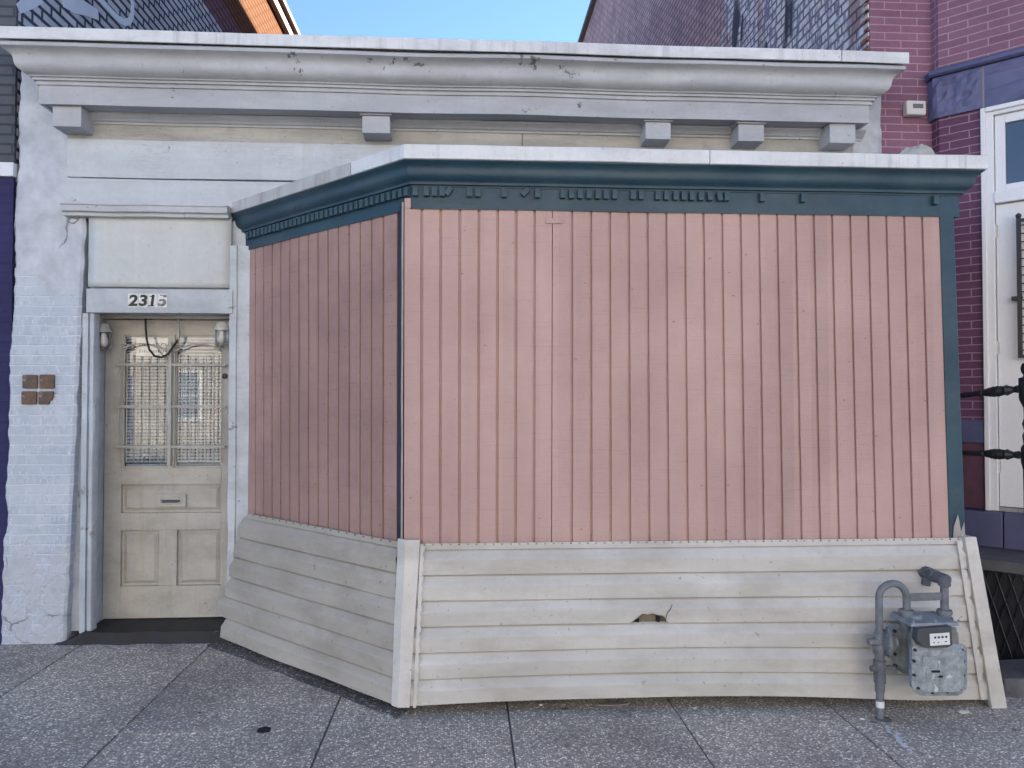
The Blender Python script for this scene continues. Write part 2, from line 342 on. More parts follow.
def left_patch(k, col, br):      # grey paint below, bare purple-brown brick above; sunlit orange top put into colour
    v = k.obj(); sep = k.n('ShaderNodeSeparateXYZ', Vector=v)
    z = sep.outputs[2]
    f2 = k.ramp(k.math('ADD', z, k.math('MULTIPLY', k.noise(v, 3, 3), .1)), 6.18, 6.22)
    dark = k.mix(br.outputs[1], C(.19,.10,.115), C(.10,.06,.07))
    f3 = k.ramp(z, 6.5, 6.52)
    orange = k.mix(br.outputs[1], C(.15,.075,.045), C(.09,.048,.032))
    return k.mix(f3, k.mix(f2, col, dark), orange)
M['leftside'] = brick('grey_painted_side_brick', C(.66,.67,.70), C(.52,.54,.58), C(.09,.09,.11), ms=.016, bw=.24, bh=.078, bump=.5, patch=left_patch, rough=1.0, spec=0)
def right_patch(k, col, br):     # remains of pale blue-white paint over plum brick, nearer end
    v = k.obj(); sep = k.n('ShaderNodeSeparateXYZ', Vector=v)
    n1 = k.noise(v, .9, 5, .6, .8)
    y = k.math('ADD', sep.outputs[1], k.math('MULTIPLY', k.math('SUBTRACT', n1, .5), 5.0))
    m = k.ramp(y, 3.3, 2.9)
    m = k.math('MULTIPLY', m, k.ramp(k.noise(k.mapv(v, (1, 1.4, .6)), 1.0, 3, .5, 1.0), .36, .42))
    w = k.mix(br.outputs[1], C(.70,.67,.67), C(.17,.13,.14))
    w = k.mix(k.ramp(k.noise(k.mapv(v, (1, 5, 2)), 2.5, 5, .7), .48, .58), w, C(.20,.19,.26)); w = k.mix(k.ramp(k.noise(k.mapv(v, (1, 1.2, .25)), 2.2, 2, .5, 1.5), .60, .64), w, C(.05,.05,.06))
    return k.mix(m, col, w)
M['rightside'] = brick('plum_side_brick', C(.60,.38,.37), C(.42,.265,.27), C(.16,.11,.11), ms=.012, bw=.22, bh=.076, bump=.7, patch=right_patch)
M['darkfront'] = brick('charcoal_painted_brick', C(.10,.11,.13), C(.085,.095,.115), C(.05,.055,.07), bump=.4)
M['mural'] = paint('white_wall_paint', C(.70,.73,.78), C(.60,.63,.68), rough=.6)
M['eave'] = paint('brown_eave_board', C(.20,.115,.10), C(.15,.09,.08), rough=.6)
M['rust_tile'] = paint('rusty_brown_tile', C(.18,.085,.04), C(.05,.045,.05), sc=22, rough=.45, bump=.3, chips=C(.33,.30,.28), chth=.60, chsc=26)
M['rust_tile_dark'] = paint('dark_brown_tile', C(.05,.045,.048), C(.15,.08,.05), sc=22, rough=.45, bump=.3, chips=C(.33,.30,.29), chth=.59, chsc=26)
M['farpane'] = paint('curtained_window', C(.38,.40,.43), C(.22,.24,.27), sc=1.5, rough=.3)
M['slabstone'] = paint('dark_grey_stone', C(.15,.15,.155), C(.10,.10,.105), sc=5, rough=.85, bump=.6, bsc=50, smudge=C(.05,.05,.05), smamt=.6)
M['bark'] = paint('bark', C(.11,.09,.075), C(.07,.055,.045), sc=8, rough=.9, bump=.8)

def glass_mat(name, tint, refl, gr=.015):
    k = NT(name)
    tr = k.n('ShaderNodeBsdfTransparent', Color=tint); gl = k.n('ShaderNodeBsdfGlossy', Color=C(1,1,1), Roughness=gr)
    fr = k.n('ShaderNodeFresnel', IOR=1.5)
    nz = k.bump(k.noise(k.obj(), 2, 2), .02, .02); k.set(gl, 'Normal', nz)
    f = k.math('ADD', k.math('MULTIPLY', fr.outputs[0], 1.3), refl)
    mx = k.n('ShaderNodeMixShader', Fac=f); k.set(mx, 'i1', tr.outputs[0]); k.set(mx, 'i2', gl.outputs[0])
    k.t.links.new(mx.outputs[0], k.out.inputs[0]); return k.m
M['glass'] = glass_mat('door_glass', C(.9,.93,.95), .01)
M['jar'] = glass_mat('lamp_jar_glass', C(.8,.8,.8), .02, .35)
def dark_glass(name, c):
    k = NT(name); return k.fin(c, .04, k.bump(k.noise(k.obj(), 2.5, 2), .05, .03), **{'Specular__IOR__Level': .9})
M['winglass'] = dark_glass('window_glass', C(.03,.035,.045))

# ------------------------------------------------------------------ key planes
YW = 5.20           # shop wall face
YF = 4.05           # bay front
YD = 5.45           # door face
def Xp(px, Y): return atY(px, 384, Y).x
def Zp(py, Y, px=456): return atY(px, py, Y).z
def pbox(mb, x0, y0, x1, y1, Yf, depth):   # box whose front face fills a pixel rectangle at depth Yf
    xm, ym = (x0+x1)/2, (y0+y1)/2
    mb.box(atY(x0, ym, Yf).x, atY(x1, ym, Yf).x, Yf, Yf+depth, atY(xm, y1, Yf).z, atY(xm, y0, Yf).z)

# ------------------------------------------------------------------ setting
mb = MB(); mb.quad((-400,-400,-.3),(400,-400,-.3),(400,400,-.3),(-400,400,-.3))
struct(mb.build('ground', M['earth']))
# sidewalk slabs
XJ = [-8.8,-7.9,-7.0,-6.1,-5.2,-4.3,-3.4,-2.5, -1.66, -.67, .225, 1.10, 1.94, 3.05, 3.8, 4.55, 5.45, 6.4, 7.3]
YJ = [-.6, .25, 1.15, 2.05, 2.92, 3.77, 5.6]
mb = MB()
for i in range(len(XJ)-1):
    YJ = [-.6, .25, 1.15, 2.05, 2.92, 3.77, 5.6] if XJ[i] < -.7 else [-.6, .5, 1.6, 2.7, 5.6]
    for j in range(len(YJ)-1):
        g = .0042 + random.uniform(0, .0015); x0, x1, y0, y1 = XJ[i]+g, XJ[i+1]-g, YJ[j]+g, YJ[j+1]-g
        dz = random.uniform(-.002, .002); z0, z1 = gz(x0)+dz, gz(x1)+dz
        mb.hexa([(x0,y0,-.12),(x1,y0,-.12),(x1,y1,-.12),(x0,y1,-.12),(x0,y0,z0),(x1,y0,z1),(x1,y1,z1),(x0,y1,z0)])
walk = struct(mb.build('sidewalk', M['walk'], bevel=.004, recalc=True))
ta = walk.data.attributes.new('tone', 'FLOAT', 'FACE'); tones = [random.random() for _ in range(len(walk.data.polygons)//6 + 1)]
for i in range(len(walk.data.polygons)): ta.data[i].value = tones[i//6]
mb = MB()
xs = [-9, -.67, 7.4]
for a, b in zip(xs, xs[1:]):
    mb.quad((a,-.6,gz(a)-.007),(b,-.6,gz(b)-.007),(b,5.9,gz(b)-.007),(a,5.9,gz(a)-.007))
struct(mb.build('sidewalk_joint_filler', M['joint']))
mb = MB(); mb.box(-40, 40, -.78, -.61, -.3, -.02); struct(mb.build('kerb', M['kerbstone'], bevel=.015))
mb = MB(); mb.quad((-60,-10.8,-.16),(60,-10.8,-.16),(60,-.7,-.16),(-60,-.7,-.16)); struct(mb.build('road', M['asphalt']))
mb = MB(); mb.box(-40, 40, -14.5, -10.8, -.3, -.02); struct(mb.build('far_sidewalk', M['kerbstone'], bevel=.015))
# side strips of pavement beyond the slab grid
mb = MB(); mb.box(-40, -8.85, -.6, 5.4, -.25, -.01); mb.box(7.35, 40, -.6, 4.0, -.25, -.06); struct(mb.build('pavement', M['kerbstone']))

# ------------------------------------------------------------------ the shop
shop = thing('shop_building', (0, YW, 0), 'single-storey shop with pale painted front, boarded pink bay and bracketed grey cornice', 'building')

# wall: pier with uneven face, plus the rest
XL0, XL1 = atY(0, 636, YW).x, atY(20, 80, YW).x      # left edge, bottom and top
XPR = Xp(83, YW); XR = Xp(885, YW)
ZT = 3.98
mb = MB()
NX, NZ = 26, 160
grid = []
for j in range(NZ+1):
    z = -.02 + (ZT+.02) * j/NZ; row = []
    xl = XL0 + (XL1-XL0)*(z/3.75) + .022*noise.noise((0, 3.1, z*3)) + .010*noise.noise((0, 1.1, z*17))
    for i in range(NX+1):
        xr_ = Xp(68, YW) + (XPR - Xp(68, YW))*min(1, max(0, z/2.75)); t = i/NX; x = xl + (xr_ - xl)*t
        if i == NX: x += .010*noise.noise((5, 9, z*9))
        rough = .010 if z < .75 else .005
        y = YW + rough*noise.fractal((x*7, 2.2, z*7), 1.0, 2.0, 4) + .004*noise.noise((x*2, 0, z*2))
        if i in (0, NX): y += .012
        row.append((x, y, z))
    grid.append(mb.vs(row))
for j in range(NZ):
    for i in range(NX):
        mb.f.append([grid[j][i], grid[j][i+1], grid[j+1][i+1], grid[j+1][i]])
lf = mb.vs([mb.v[grid[j][0]] + Vector((.0, .35, 0)) for j in range(NZ+1)])
rt = mb.vs([mb.v[grid[j][NX]] + Vector((.0, .35, 0)) for j in range(NZ+1)])
for j in range(NZ):
    mb.f.append([lf[j], grid[j][0], grid[j+1][0], lf[j+1]]); mb.f.append([grid[j][NX], rt[j], rt[j+1], grid[j+1][NX]])
ZH = Zp(216, YW, 160)
XDR = Xp(229, YW)
mb.box(XPR+.003, XR, YW+.03, YW+.3, ZH-.02, ZT)             # above door and bay
mb.box(XDR+.12, XR, YW+.03, YW+.3, -.1, ZH-.022)             # behind the bay
mb.box(XL1+.05, XR-.003, YD+.16, YW+11, -.1, ZT-.3)          # body of the building
wall = mb.build('wall', M['pier'], shop)
mb = MB(); 
# right end pier of rough render
pts = []
nz = 50; g2 = []
for j in range(nz+1):
    z = 2.4 + (ZT-2.4)*j/nz; row = []
    for i in range(9):
        x = XR - .22 + .22*i/8
        row.append((x, YW + .012*noise.fractal((x*9, 7, z*9), 1, 2, 4) + (.012 if i == 8 else 0), z))
    g2.append(mb.vs(row))
for j in range(nz):
    for i in range(8): mb.f.append([g2[j][i], g2[j][i+1], g2[j+1][i+1], g2[j+1][i]])
mb.build('rendered_pier', M['pier'], shop)
mb = MB(); mb.box(XL1+.02, XR-.02, YW+.32, YW+11, ZT-.28, ZT-.2); mb.build('roof', M['roofing'], shop)

# ---- main cornice (profile swept along the front with mitred ends)
YFas = 5.0
XE0, XE1 = Xp(35, YFas), Xp(872, YFas)       # ends of the fascia
DF = YW - YFas
def zc(py, d): return Zp(py, YW - d, 456)
prof = [  # (projection d, pixel row at x=456)
    (DF, 113.5), (DF, 95.5), (DF+.012, 94.8), (DF+.012, 91.2), (DF+.028, 90.2), (DF+.028, 87.6), (DF+.042, 86.8)]
cy = []
for i in range(25):
    t = i/24; d = DF+.045 + (.115)*(t + math.sin(2*math.pi*t)/(2*math.pi)*.8)
    cy.append((d, 85.6 - (85.6-57.6)*t))
prof += cy + [(DF+.164, 57.0), (DF+.164, 54.0), (DF+.155, 53.2), (.0, 53.2)]
prof = [(d, zc(p, d)) for d, p in prof]
zsof = prof[0][1]
prof = [(.0, zsof+.010), (DF-.025, zsof+.010), (DF-.02, zsof)] + prof
def crn(d):
    e = d - DF
    return [Vector((XE0-e, YW+.25, 0)), Vector((XE0-e, YW-d, 0)), Vector((XE1+e, YW-d, 0)), Vector((XE1+e, YW+.25, 0))]
def sweep(mb, prof, foot):
    paths = [[q + Vector((0,0,z)) for q in foot(d)] for d, z in prof]
    n = len(paths[0]); rr = [[paths[k][i] for k in range(len(paths))] for i in range(n)]
    mb.rings(rr, True, True)
def subdiv(foot, m):     # extra stations along the long front run so it can wobble a little
    def g(d):
        a = foot(d); out = [a[0]]
        for k in range(m+1): out.append(a[1].lerp(a[2], k/m))
        out.append(a[3]); return out
    return g
def wobble(mb, amp=.006, s=1.3, seed=0):
    for p in mb.v:
        p.z += amp*noise.noise((p.x*s, seed, 0)); p.y += amp*noise.noise((p.x*s, seed+5, p.z*2))
mb = MB(); sweep(mb, prof, subdiv(crn, 40)); wobble(mb, .006)
cornice = mb.build('cornice', M['cornice'], shop, smooth=True)
# coping pieces
zt, zb = Zp(38.5, YW-DF-.18, 456), Zp(50.5, YW-DF-.18, 456)
dC = DF + .178
xs_c = Xp(845, YW-dC)
def coping(x0, x1, zl):
    mb = MB(); n = 14
    sec = [(-dC+.004, zb), (-dC, zb+.003), (-dC, zt-.004), (-dC+.006, zt), (.3, zt+.012), (.3, zb+.02), (-dC+.02, zb+.02)]
    rr = []
    for i in range(n+1):
        x = x0 + (x1-x0)*i/n; w = .006*noise.noise((x*1.1, zl, 0))
        rr.append([(x, YW+a, z+w) for a, z in sec])
    mb.rings(rr); return mb
coping(XE0-.178, xs_c-.004, 1.0).build('coping', M['metal_cap'], cornice)
coping(xs_c+.002, XE1+.178, 1.0).build('coping', M['metal_cap'], cornice)
# brackets
for (a, b, capd) in ((49, 78, 0), (361, 389, 1), (646.5, 672, 1), (740, 766, 1), (832, 858, 0)):
    mb = MB(); Yb = YFas+.035
    x0, x1 = Xp(a, Yb), Xp(b, Yb); z1 = zsof + .008; z0 = Zp(134.8, Yb)
    mb.box(x0, x1, Yb, YW+.03, z0, z1-.022 if capd else z1)
    if capd: 
        mb.box(x0-.012, x1+.012, Yb-.012, YW+.03, z1-.020, z1-.010); mb.box(x0-.02, x1+.02, Yb-.02, YW+.03, z1-.009, z1+.002)
    mb.build('bracket', M['cornice'], cornice, bevel=.004)

# ---- bed mould, frieze and boards over the door
def plank(name, x0, x1, y0, y1, Yf, dep, mat, parent=shop, wob=.003, n=24, bev=.003, px=None):
    px = px if px is not None else (x0+x1)/2
    mb = MB(); X0, X1 = Xp(x0, Yf), Xp(x1, Yf); zt_, zb_ = Zp(y0, Yf, px), Zp(y1, Yf, px)
    rr = []
    for i in range(n+1):
        x = X0 + (X1-X0)*i/n; w1 = wob*noise.noise((x*2.3, y0, 0)); w2 = wob*noise.noise((x*2.3, y1, 4)); w3 = wob*noise.noise((x*1.7, y0, 9))
        rr.append([(x, Yf+w3, zb_+w2), (x, Yf+w3, zt_+w1), (x, Yf+dep, zt_+w1), (x, Yf+dep, zb_+w2)])
    mb.rings(rr); return mb.build(name, mat, parent, bevel=bev)
mb = MB()
X0, X1 = Xp(66, YW), Xp(864, YW)
z0 = Zp(132.5, YW, 456); z1 = zsof+.006
sec = [(-.005, z0), (-.014, z0), (-.014, z0+.014), (-.026, z0+.018), (-.036, z0+.030), (-.058, z1-.014), (-.062, z1-.012), (-.062, z1+.002), (.03, z1+.002), (.03, z0)]
mb.rings([[(X0+(X1-X0)*i/30, YW+a, z+.003*noise.noise((i*.4,0,0))) for a, z in sec] for i in range(31)])
mb.build('bed_mould', M['cornice'], shop)
plank('frieze_board', 64, 522, 125, 150, YW-.004, .05, M['frieze'], px=456)
plank('frieze_board', 522.6, 866, 125, 150, YW-.002, .05, M['frieze'], px=456)
plank('fascia_board', 64, 420, 146.5, 183.5, YW-.016, .05, M['board'], px=456)
plank('fascia_board', 62, 420, 184.8, 212, YW-.022, .05, M['board'], px=456)
mb = MB(); 
X0, X1 = Xp(57, YW-.1), Xp(225, YW-.1); z1 = Zp(203.5, YW-.1, 140); z0 = Zp(215, YW-.1, 140)
sec = [(.03, z0), (-.055, z0), (-.06, z0+.02), (-.085, z0+.026), (-.092, z1-.014), (-.10, z1-.010), (-.10, z1), (.03, z1+.012)]
mb.rings([[(X0+(X1-X0)*i/16, YW+a, z+.004*noise.noise((i*.3,1,0))) for a, z in sec] for i in range(17)])
mb.build('door_hood_mould', M['board'], shop, bevel=.002)
mb = MB(); X0, X1 = Xp(87.5, YW-.005), Xp(230.5, YW-.005); z1, z0 = Zp(217.5, YW, 159), Zp(287.5, YW, 159)
n = 12; gg = []
for j in range(n+1):
    gg.append(mb.vs([(X0+(X1-X0)*i/n, YW-.012+.006*noise.noise((i*.35, j*.4, 2)), z0+(z1-z0)*j/n) for i in range(n+1)]))
for j in range(n):
    for i in range(n): mb.f.append([gg[j][i], gg[j][i+1], gg[j+1][i+1], gg[j+1][i]])
bl = mb.build('transom_board', M['blank'], shop, smooth=True)
sol = bl.modifiers.new('solid', 'SOLIDIFY'); sol.thickness = .018; sol.offset = -1

# ---- door frame
mb = MB()
pbox(mb, 86, 289, 232.5, 313, YW-.025, .05)       # number board
mb.box(Xp(86.5, YW)+.002, XDR+.10, YW+.03, YD+.15, Zp(313, YW, 160)+.004, ZH)          # lining above the door
fr = mb.build('door_frame', M['frame'], shop, bevel=.004)
zTop = Zp(313.4, YW, 160); zs = .06
XJL = Xp(104.0, YD)       # inner face of left jamb at the door
mb = MB()
n = 40
def jamb(sec, x_off=0, amp=.004):
    rr = []
    for i in range(n+1):
        z = zs + (zTop-zs)*i/n
        rr.append([(x+amp*noise.noise((z*5, k*1.7, x_off)), y+amp*.6*noise.noise((z*6, k, 3)), z) for k, (x, y) in enumerate(sec)])
    mb.rings(rr)
xa, xb = Xp(84.5, YW), Xp(95, YW)
xa0 = Xp(66, YW+.05)
jamb([(xa0, YW+.075), (xa-.03, YW+.070), (xa-.026, YW+.018), (xa+.012, YW+.012), (xa+.016, YW+.03), (xa+.028, YW+.03), (xa+.032, YW+.004), (xb-.012, YW+.0), (xb-.004, YW+.012), (xb, YW+.06), (XJL-.03, YW+.066), (XJL-.03, YW+.10), (XJL-.012, YW+.105), (XJL-.012, YD-.05), (XJL, YD-.045), (XJL, YD+.06), (xa0, YD+.06)])
mb.build('door_jamb', M['frame'], shop, smooth=True)
mb = MB(); XJR = Xp(229.0, YW)+.014
zTop2 = Zp(246, YW, 238)
xc, xd = Xp(229.5, YW), Xp(247, YW)+.06
sec = [(xd, YW-.004), (xc+.05, YW-.004), (xc+.045, YW-.016), (xc, YW-.014), (xc, YW+.05), (XJR+.012, YW+.055), (XJR+.012, YD-.05), (XJR, YD-.045), (XJR, YD+.06), (xd, YD+.06)]
rr = []
for i in range(n+1):
    z = -.02 + (zTop2+.02)*i/n
    rr.append([(x+.005*noise.noise((z*5, k*1.7, 11)), y+.003*noise.noise((z*6, k, 13)), min(z, zTop) if (k >= 4 and k <= 8) else z) for k, (x, y) in enumerate(sec)])
mb.rings(rr); mb.build('door_jamb', M['frame'], shop, smooth=True)
mb = MB(); zh0, zh1 = Zp(319.5, YD, 165), zTop+.01
mb.box(XJL+.001, XJR-.001, YD-.06, YD+.06, zh0, zh1); mb.build('head_jamb', M['door'], shop, bevel=.004)

# ---- doorstep: black painted, irregular front
mb = MB()
xs0, xs1 = Xp(60, YW), Xp(226, YW)+.06
top = []; bot = []
ztop = .075
N = 40
for i in range(N+1):
    t = i/N; x = xs0 + (xs1-xs0)*t
    yb = YW - .03 + .02*noise.noise((x*6, 0, 4)) - .012*t
    zz = ztop*min(1, (t/.16)**1.5 + .06) if t < .16 else ztop
    zz += .004*noise.noise((x*12, 3, 0))
    bk = YD+.14 if x > XPR+.02 else YW+.02
    top.append([(x, yb-.012, -.01), (x, yb, zz), (x, yb+.05, zz+.003), (x, bk, zz+.006), (x, bk, -.01)])
mb.rings(top); mb.build('doorstep', M['step'], shop, smooth=True)

# ---- door leaf
zb_d, zt_d = .085, zh0-.004
DX = lambda px: Xp(px, YD)
DZ = lambda py: Zp(py, YD, 168)
mb = MB(); T = .045
x0, x1 = XJL+.004, XJR-.004
pL0, pL1, pR0, pR1 = DX(122), DX(168.5), DX(174.5), DX(222)
gz1, gz0 = DZ(335), DZ(468)
yb = YD+.005
mb.box(x0, pL0, yb, yb+T, zb_d, zt_d); mb.box(pR1, x1, yb, yb+T, zb_d, zt_d)      # stiles
mb.box(pL0, pR1, yb, yb+T, gz1, zt_d)                                               # top rail
mb.box(pL1, pR0, yb, yb+T, gz0, gz1)                                               # muntin
def rail(z0, z1): mb.box(pL0, pR1, yb, yb+T, z0, z1)
rail(DZ(484.5), gz0); rail(DZ(530), DZ(513)); rail(zb_d, DZ(586))
mid0, mid1 = DX(160.5), DX(178)
mb.box(mid0, mid1, yb, yb+T, DZ(586), DZ(530))
def panel(xa, xb, za, zb2):
    m = .026
    mb.box(xa, xb, yb+.024, yb+T, za, zb2)
    mb.hexa([(xa+.014,yb+.0245,za+.014),(xb-.012,yb+.0245,za+.012),(xb-.012,yb+.0245,zb2-.012),(xa+.012,yb+.0245,zb2-.012)][0:1] +
            [(xb-.012,yb+.0245,za+.012),(xb-.012,yb+.0245,zb2-.012),(xa+.012,yb+.0245,zb2-.012),
             (xa+.012+m,yb+.009,za+.012+m),(xb-.012-m,yb+.009,za+.012+m),(xb-.012-m,yb+.009,zb2-.012-m),(xa+.012+m,yb+.009,zb2-.012-m)])
panel(pL0, pR1, DZ(513), DZ(484.5)); panel(pL0, mid0, DZ(586), DZ(530)); panel(mid1, pR1, DZ(586), DZ(530))
for (xa, xb) in ((pL0, pL1), (pR0, pR1)):       # glazing beads
    b = .012
    mb.box(xa, xa+b, yb+.008, yb+.03, gz0, gz1); mb.box(xb-b, xb, yb+.008, yb+.03, gz0, gz1)
    mb.box(xa+b, xb-b, yb+.008, yb+.03, gz0, gz0+b); mb.box(xa+b, xb-b, yb+.008, yb+.03, gz1-b, gz1)
door = mb.build('door', M['door'], shop, bevel=.0025)
for (xa, xb) in ((pL0, pL1), (pR0, pR1)):
    mb = MB(); mb.box(xa+.010, xb-.010, yb+.018, yb+.022, gz0+.01, gz1-.01); mb.build('pane', M['glass'], door)
# mail slot
mb = MB(); sx0, sx1 = DX(158), DX(187); sz1, sz0 = DZ(494), DZ(506.5)
mb.box(sx0, sx1, yb-.012, yb+.015, sz0, sz1)
cx, cz = (sx0+sx1)/2, (sz0+sz1)/2; a, b = (sx1-sx0)*.37, (sz1-sz0)*.27
ring = []
for k in range(24):
    an = 2*math.pi*k/24; c, s_ = math.cos(an), math.sin(an)
    ring.append((cx+a*math.copysign(abs(c)**.6, c), yb-.006, cz+b*math.copysign(abs(s_)**.6, s_)))
mb.tube([q_ + Vector((0,-.009,0)) for q_ in map(Vector, ring+[ring[0]])], .006, 8)
ms = mb.build('mail_slot', M['door'], door, bevel=.002)
mb = MB(); mb.box(cx-a*.85, cx+a*.85, yb-.0145, yb-.0122, cz-b*.7, cz+b*.2); mb.build('slot_flap', M['hood'], ms)
mb = MB(); mb.lathe((DX(224.6), yb+.002, DZ(376)), (0,-1,0), [(0,.02),(.008,.02),(.012,.016),(.02,.014),(.022,0)], 14); mb.build('lock', M['hood'], door, smooth=True)
# security grille over the panes
mb = MB(); yg = yb-.035
gx0, gx1 = DX(121), DX(223)
for py in (365, 406.5, 446.5): mb.box(DX(117), DX(227), yg-.006, yg+.006, DZ(py)-.0085, DZ(py)+.0085)
nb = 26
for k in range(nb+1):
    if k == 13: continue
    x = gx0 + (gx1-gx0)*k/nb
    s_ = abs((k % 13)/13 - .5)*2 if k != nb else 1
    top = DZ(352 + 6*(1-s_)) if k % 2 == 0 else DZ(362)
    r_ = .0042 if k % 2 == 0 else .0018
    mb.tube([(x, yg, DZ(462)), (x, yg, top)], r_, 6)
mb.box(DX(170.3), DX(173.3), yg-.010, yg+.008, DZ(466), DZ(342))
for s_, c0, c1 in ((-1, DX(123), DX(168)), (1, DX(175), DX(221))):
    pts = []
    for i in range(15):
        t = i/14; pts.append((c0+(c1-c0)*t, yg, DZ(352) + .045*math.sin(math.pi*t) - .02*(t if s_ < 0 else 1-t) + .02))
    mb.tube(pts, .006, 6)
    for q in (c0+.02, c1-.02):
        mb.tube([(q+.022*math.cos(a_), yg, DZ(347)+.022*math.sin(a_)) for a_ in [i*.45 for i in range(14)]], .004, 6)
for (q, py) in ((DX(119), 365), (DX(225), 365), (DX(119), 446.5), (DX(225), 446.5)):
    mb.tube([(q, yg, DZ(py)), (q, yb+.004, DZ(py))], .006, 6)
mb.build('security_grille', M['grille'], door, smooth=True)

# ------------------------------------------------------------------ bay window
dcap = .115
AX = atY(404, 150, YF-dcap).x + .4142*dcap
BX = Xp(953, YF) - .01
tL = Vector((-.70711, .70711, 0)); nL = Vector((-.70711, -.70711, 0))
A0 = Vector((AX, YF, 0)); B0 = Vector((BX, YF, 0))
def bayfoot(d):
    xa = AX - .41421*d; yb_ = YF - d
    L = Vector((AX - (YW+.02-YF) - 1.41421*d, YW+.02, 0))
    return [L, Vector((xa, yb_, 0)), Vector((BX + d*1.3, yb_, 0)), Vector((BX + d*1.3, YW+.02, 0))]
# sheathed core
c_ = bayfoot(-.03)
zc0, zc1 = Zp(545, YF, 680), Zp(155, YF, 680)
mb = MB(); mb.prism([p + Vector((0,0,.03)) for p in c_], (0,0,zc1-.03)); mb.build('sheathing', M['sheath'], shop)
# grooved panels
def grooved(mb, P0, P1, Q0, Q1, gpos, nrm, gw=.0145, gd=.0135, th=.019, wav=.0016):
    # P0,P1 bottom left/right; Q0,Q1 top left/right; gpos fractions of groove centres
    wid = (P1-P0).length; cols = [(0, 0)]
    for g in gpos:
        h = gw/wid/2; cols += [(g-h, 0), (g-h*.75, 1), (g+h*.75, 1), (g+h, 0)]
    cols.append((1, 0)); n = 12; rows = []
    for j in range(n+1):
        row = []
        for t, dpt in cols:
            p = P0.lerp(P1, t).lerp(Q0.lerp(Q1, t), j/n)
            off = -gd*dpt + wav*noise.noise((t*wid*1.5, j*.25, 3.3))
            row.append(p + nrm*off)
        rows.append(mb.vs(row))
    for j in range(n):
        for i in range(len(cols)-1): mb.f.append([rows[j][i], rows[j][i+1], rows[j+1][i+1], rows[j+1][i]])
    for (e, flip) in ((0, 0), (len(cols)-1, 1)):
        bk = mb.vs([mb.v[rows[j][e]] - nrm*th for j in range(n+1)])
        for j in range(n): mb.f.append([bk[j], rows[j][e], rows[j+1][e], bk[j+1]])
    for e in (0, n):
        bk = mb.vs([mb.v[q] - nrm*th for q in rows[e]])
        for i in range(len(cols)-1): mb.f.append([rows[e][i], rows[e][i+1], bk[i+1], bk[i]])
nF = Vector((0,-1,0)); yp = YF - .022
seam = 552.6
zlo, zhi = Zp(548, yp, 680), Zp(204, yp, 680)
def xlean(px_top, px_bot, z):   # edge of the boarding leaning with height
    a = atY(px_top, 206, yp); b = atY(px_bot, 545, yp); return b.x + (a.x-b.x)*(z-b.z)/(a.z-b.z)
edges = [(404.5, 404), (552.4, 551.6), (939.5, 950)]
# three sheets, butted; groove at every seam
for k in range(2):
    (a_t, a_b), (b_t, b_b) = edges[k], edges[k+1]
    e0 = .002 if k else 0; e1 = .002 if k < 1 else 0
    P0 = Vector((xlean(a_t, a_b, zlo)+e0, yp, zlo)); P1 = Vector((xlean(b_t, b_b, zlo)-e1, yp, zlo))
    Q0 = Vector((xlean(a_t, a_b, zhi)+e0, yp, zhi)); Q1 = Vector((xlean(b_t, b_b, zhi)-e1, yp, zhi))
    if k == 0: gp = [(g-404.5)/(552.5-404.5) for g in (421.8, 440.6, 459.6, 478.7, 497.6, 516.2, 534.8)]
    else: gp = [(571+18.42*i-552.4)/(939.5-552.4) for i in range(20)]
    mb = MB(); grooved(mb, P0, P1, Q0, Q1, gp, nF); mb.build('boarding', M['pink'], shop)
# small raised end of first plank above the frieze edge
mb = MB(); pbox(mb, 404.5, 198, 412.5, 208, yp-.004, .02); mb.build('plank_end', M['pink'], shop, bevel=.002)
mb = MB(); pbox(mb, 546, 218, 563, 223.5, yp-.008, .008); mb.build('patch_strip', M['pink'], shop, bevel=.002)
# left panel
pl0 = A0 + nL*.022
def onL(px, py, d=.022): return atP(px, py, A0 + nL*d, nL)
pb = onL(396.5, 545); pt = onL(396.8, 205)
qb = onL(247.5, 516); qt = onL(247.5, 246)
zl, zh = pb.z - .03, Zp(200, YF, 420)+.02
def vert(p, q, z): return Vector((p.x + (q.x-p.x)*(z-p.z)/(q.z-p.z), p.y + (q.y-p.y)*(z-p.z)/(q.z-p.z), z))
P0, P1, Q0, Q1 = vert(qb, qt, zl), vert(pb, pt, zl), vert(qb, qt, zh), vert(pb, pt, zh)
wid = (P1-P0).length; gp = [.1016*i/wid for i in range(1, int(wid/.1016)+1) if .1016*i < wid-.02]
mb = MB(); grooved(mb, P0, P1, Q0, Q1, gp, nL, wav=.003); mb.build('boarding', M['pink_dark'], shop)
# corner post between the panels
mb = MB(); zc_a, zc_b = Zp(548, YF, 400), Zp(203, YF, 400)
cA, cB = onL(396.9, 400, .014), Vector((Xp(404.2, YF-.008), YF-.008, 0))
mb.prism([(cA.x, cA.y, zc_a), (cB.x-.012, cB.y-.006, zc_a), (cB.x+.02, cB.y+.04, zc_a), (cA.x+.02, cA.y+.05, zc_a)], (0,0,zc_b-zc_a))
mb.build('corner_post', M['navy'], shop, bevel=.003)
mb = MB(); u0 = Vector((Xp(401.2, YF-.02), YF-.018, 0)); 
rr = []
for i in range(21):
    z = zc_a + (zc_b-zc_a)*i/20; w = .003*noise.noise((z*4, 0, 1))
    rr.append([(u0.x+w, u0.y, z), (u0.x+.010+w*.3, u0.y-.004, z), (u0.x+.010, u0.y+.02, z), (u0.x, u0.y+.02, z)])
mb.rings(rr); mb.build('corner_bead', M['raw_wood'], shop)
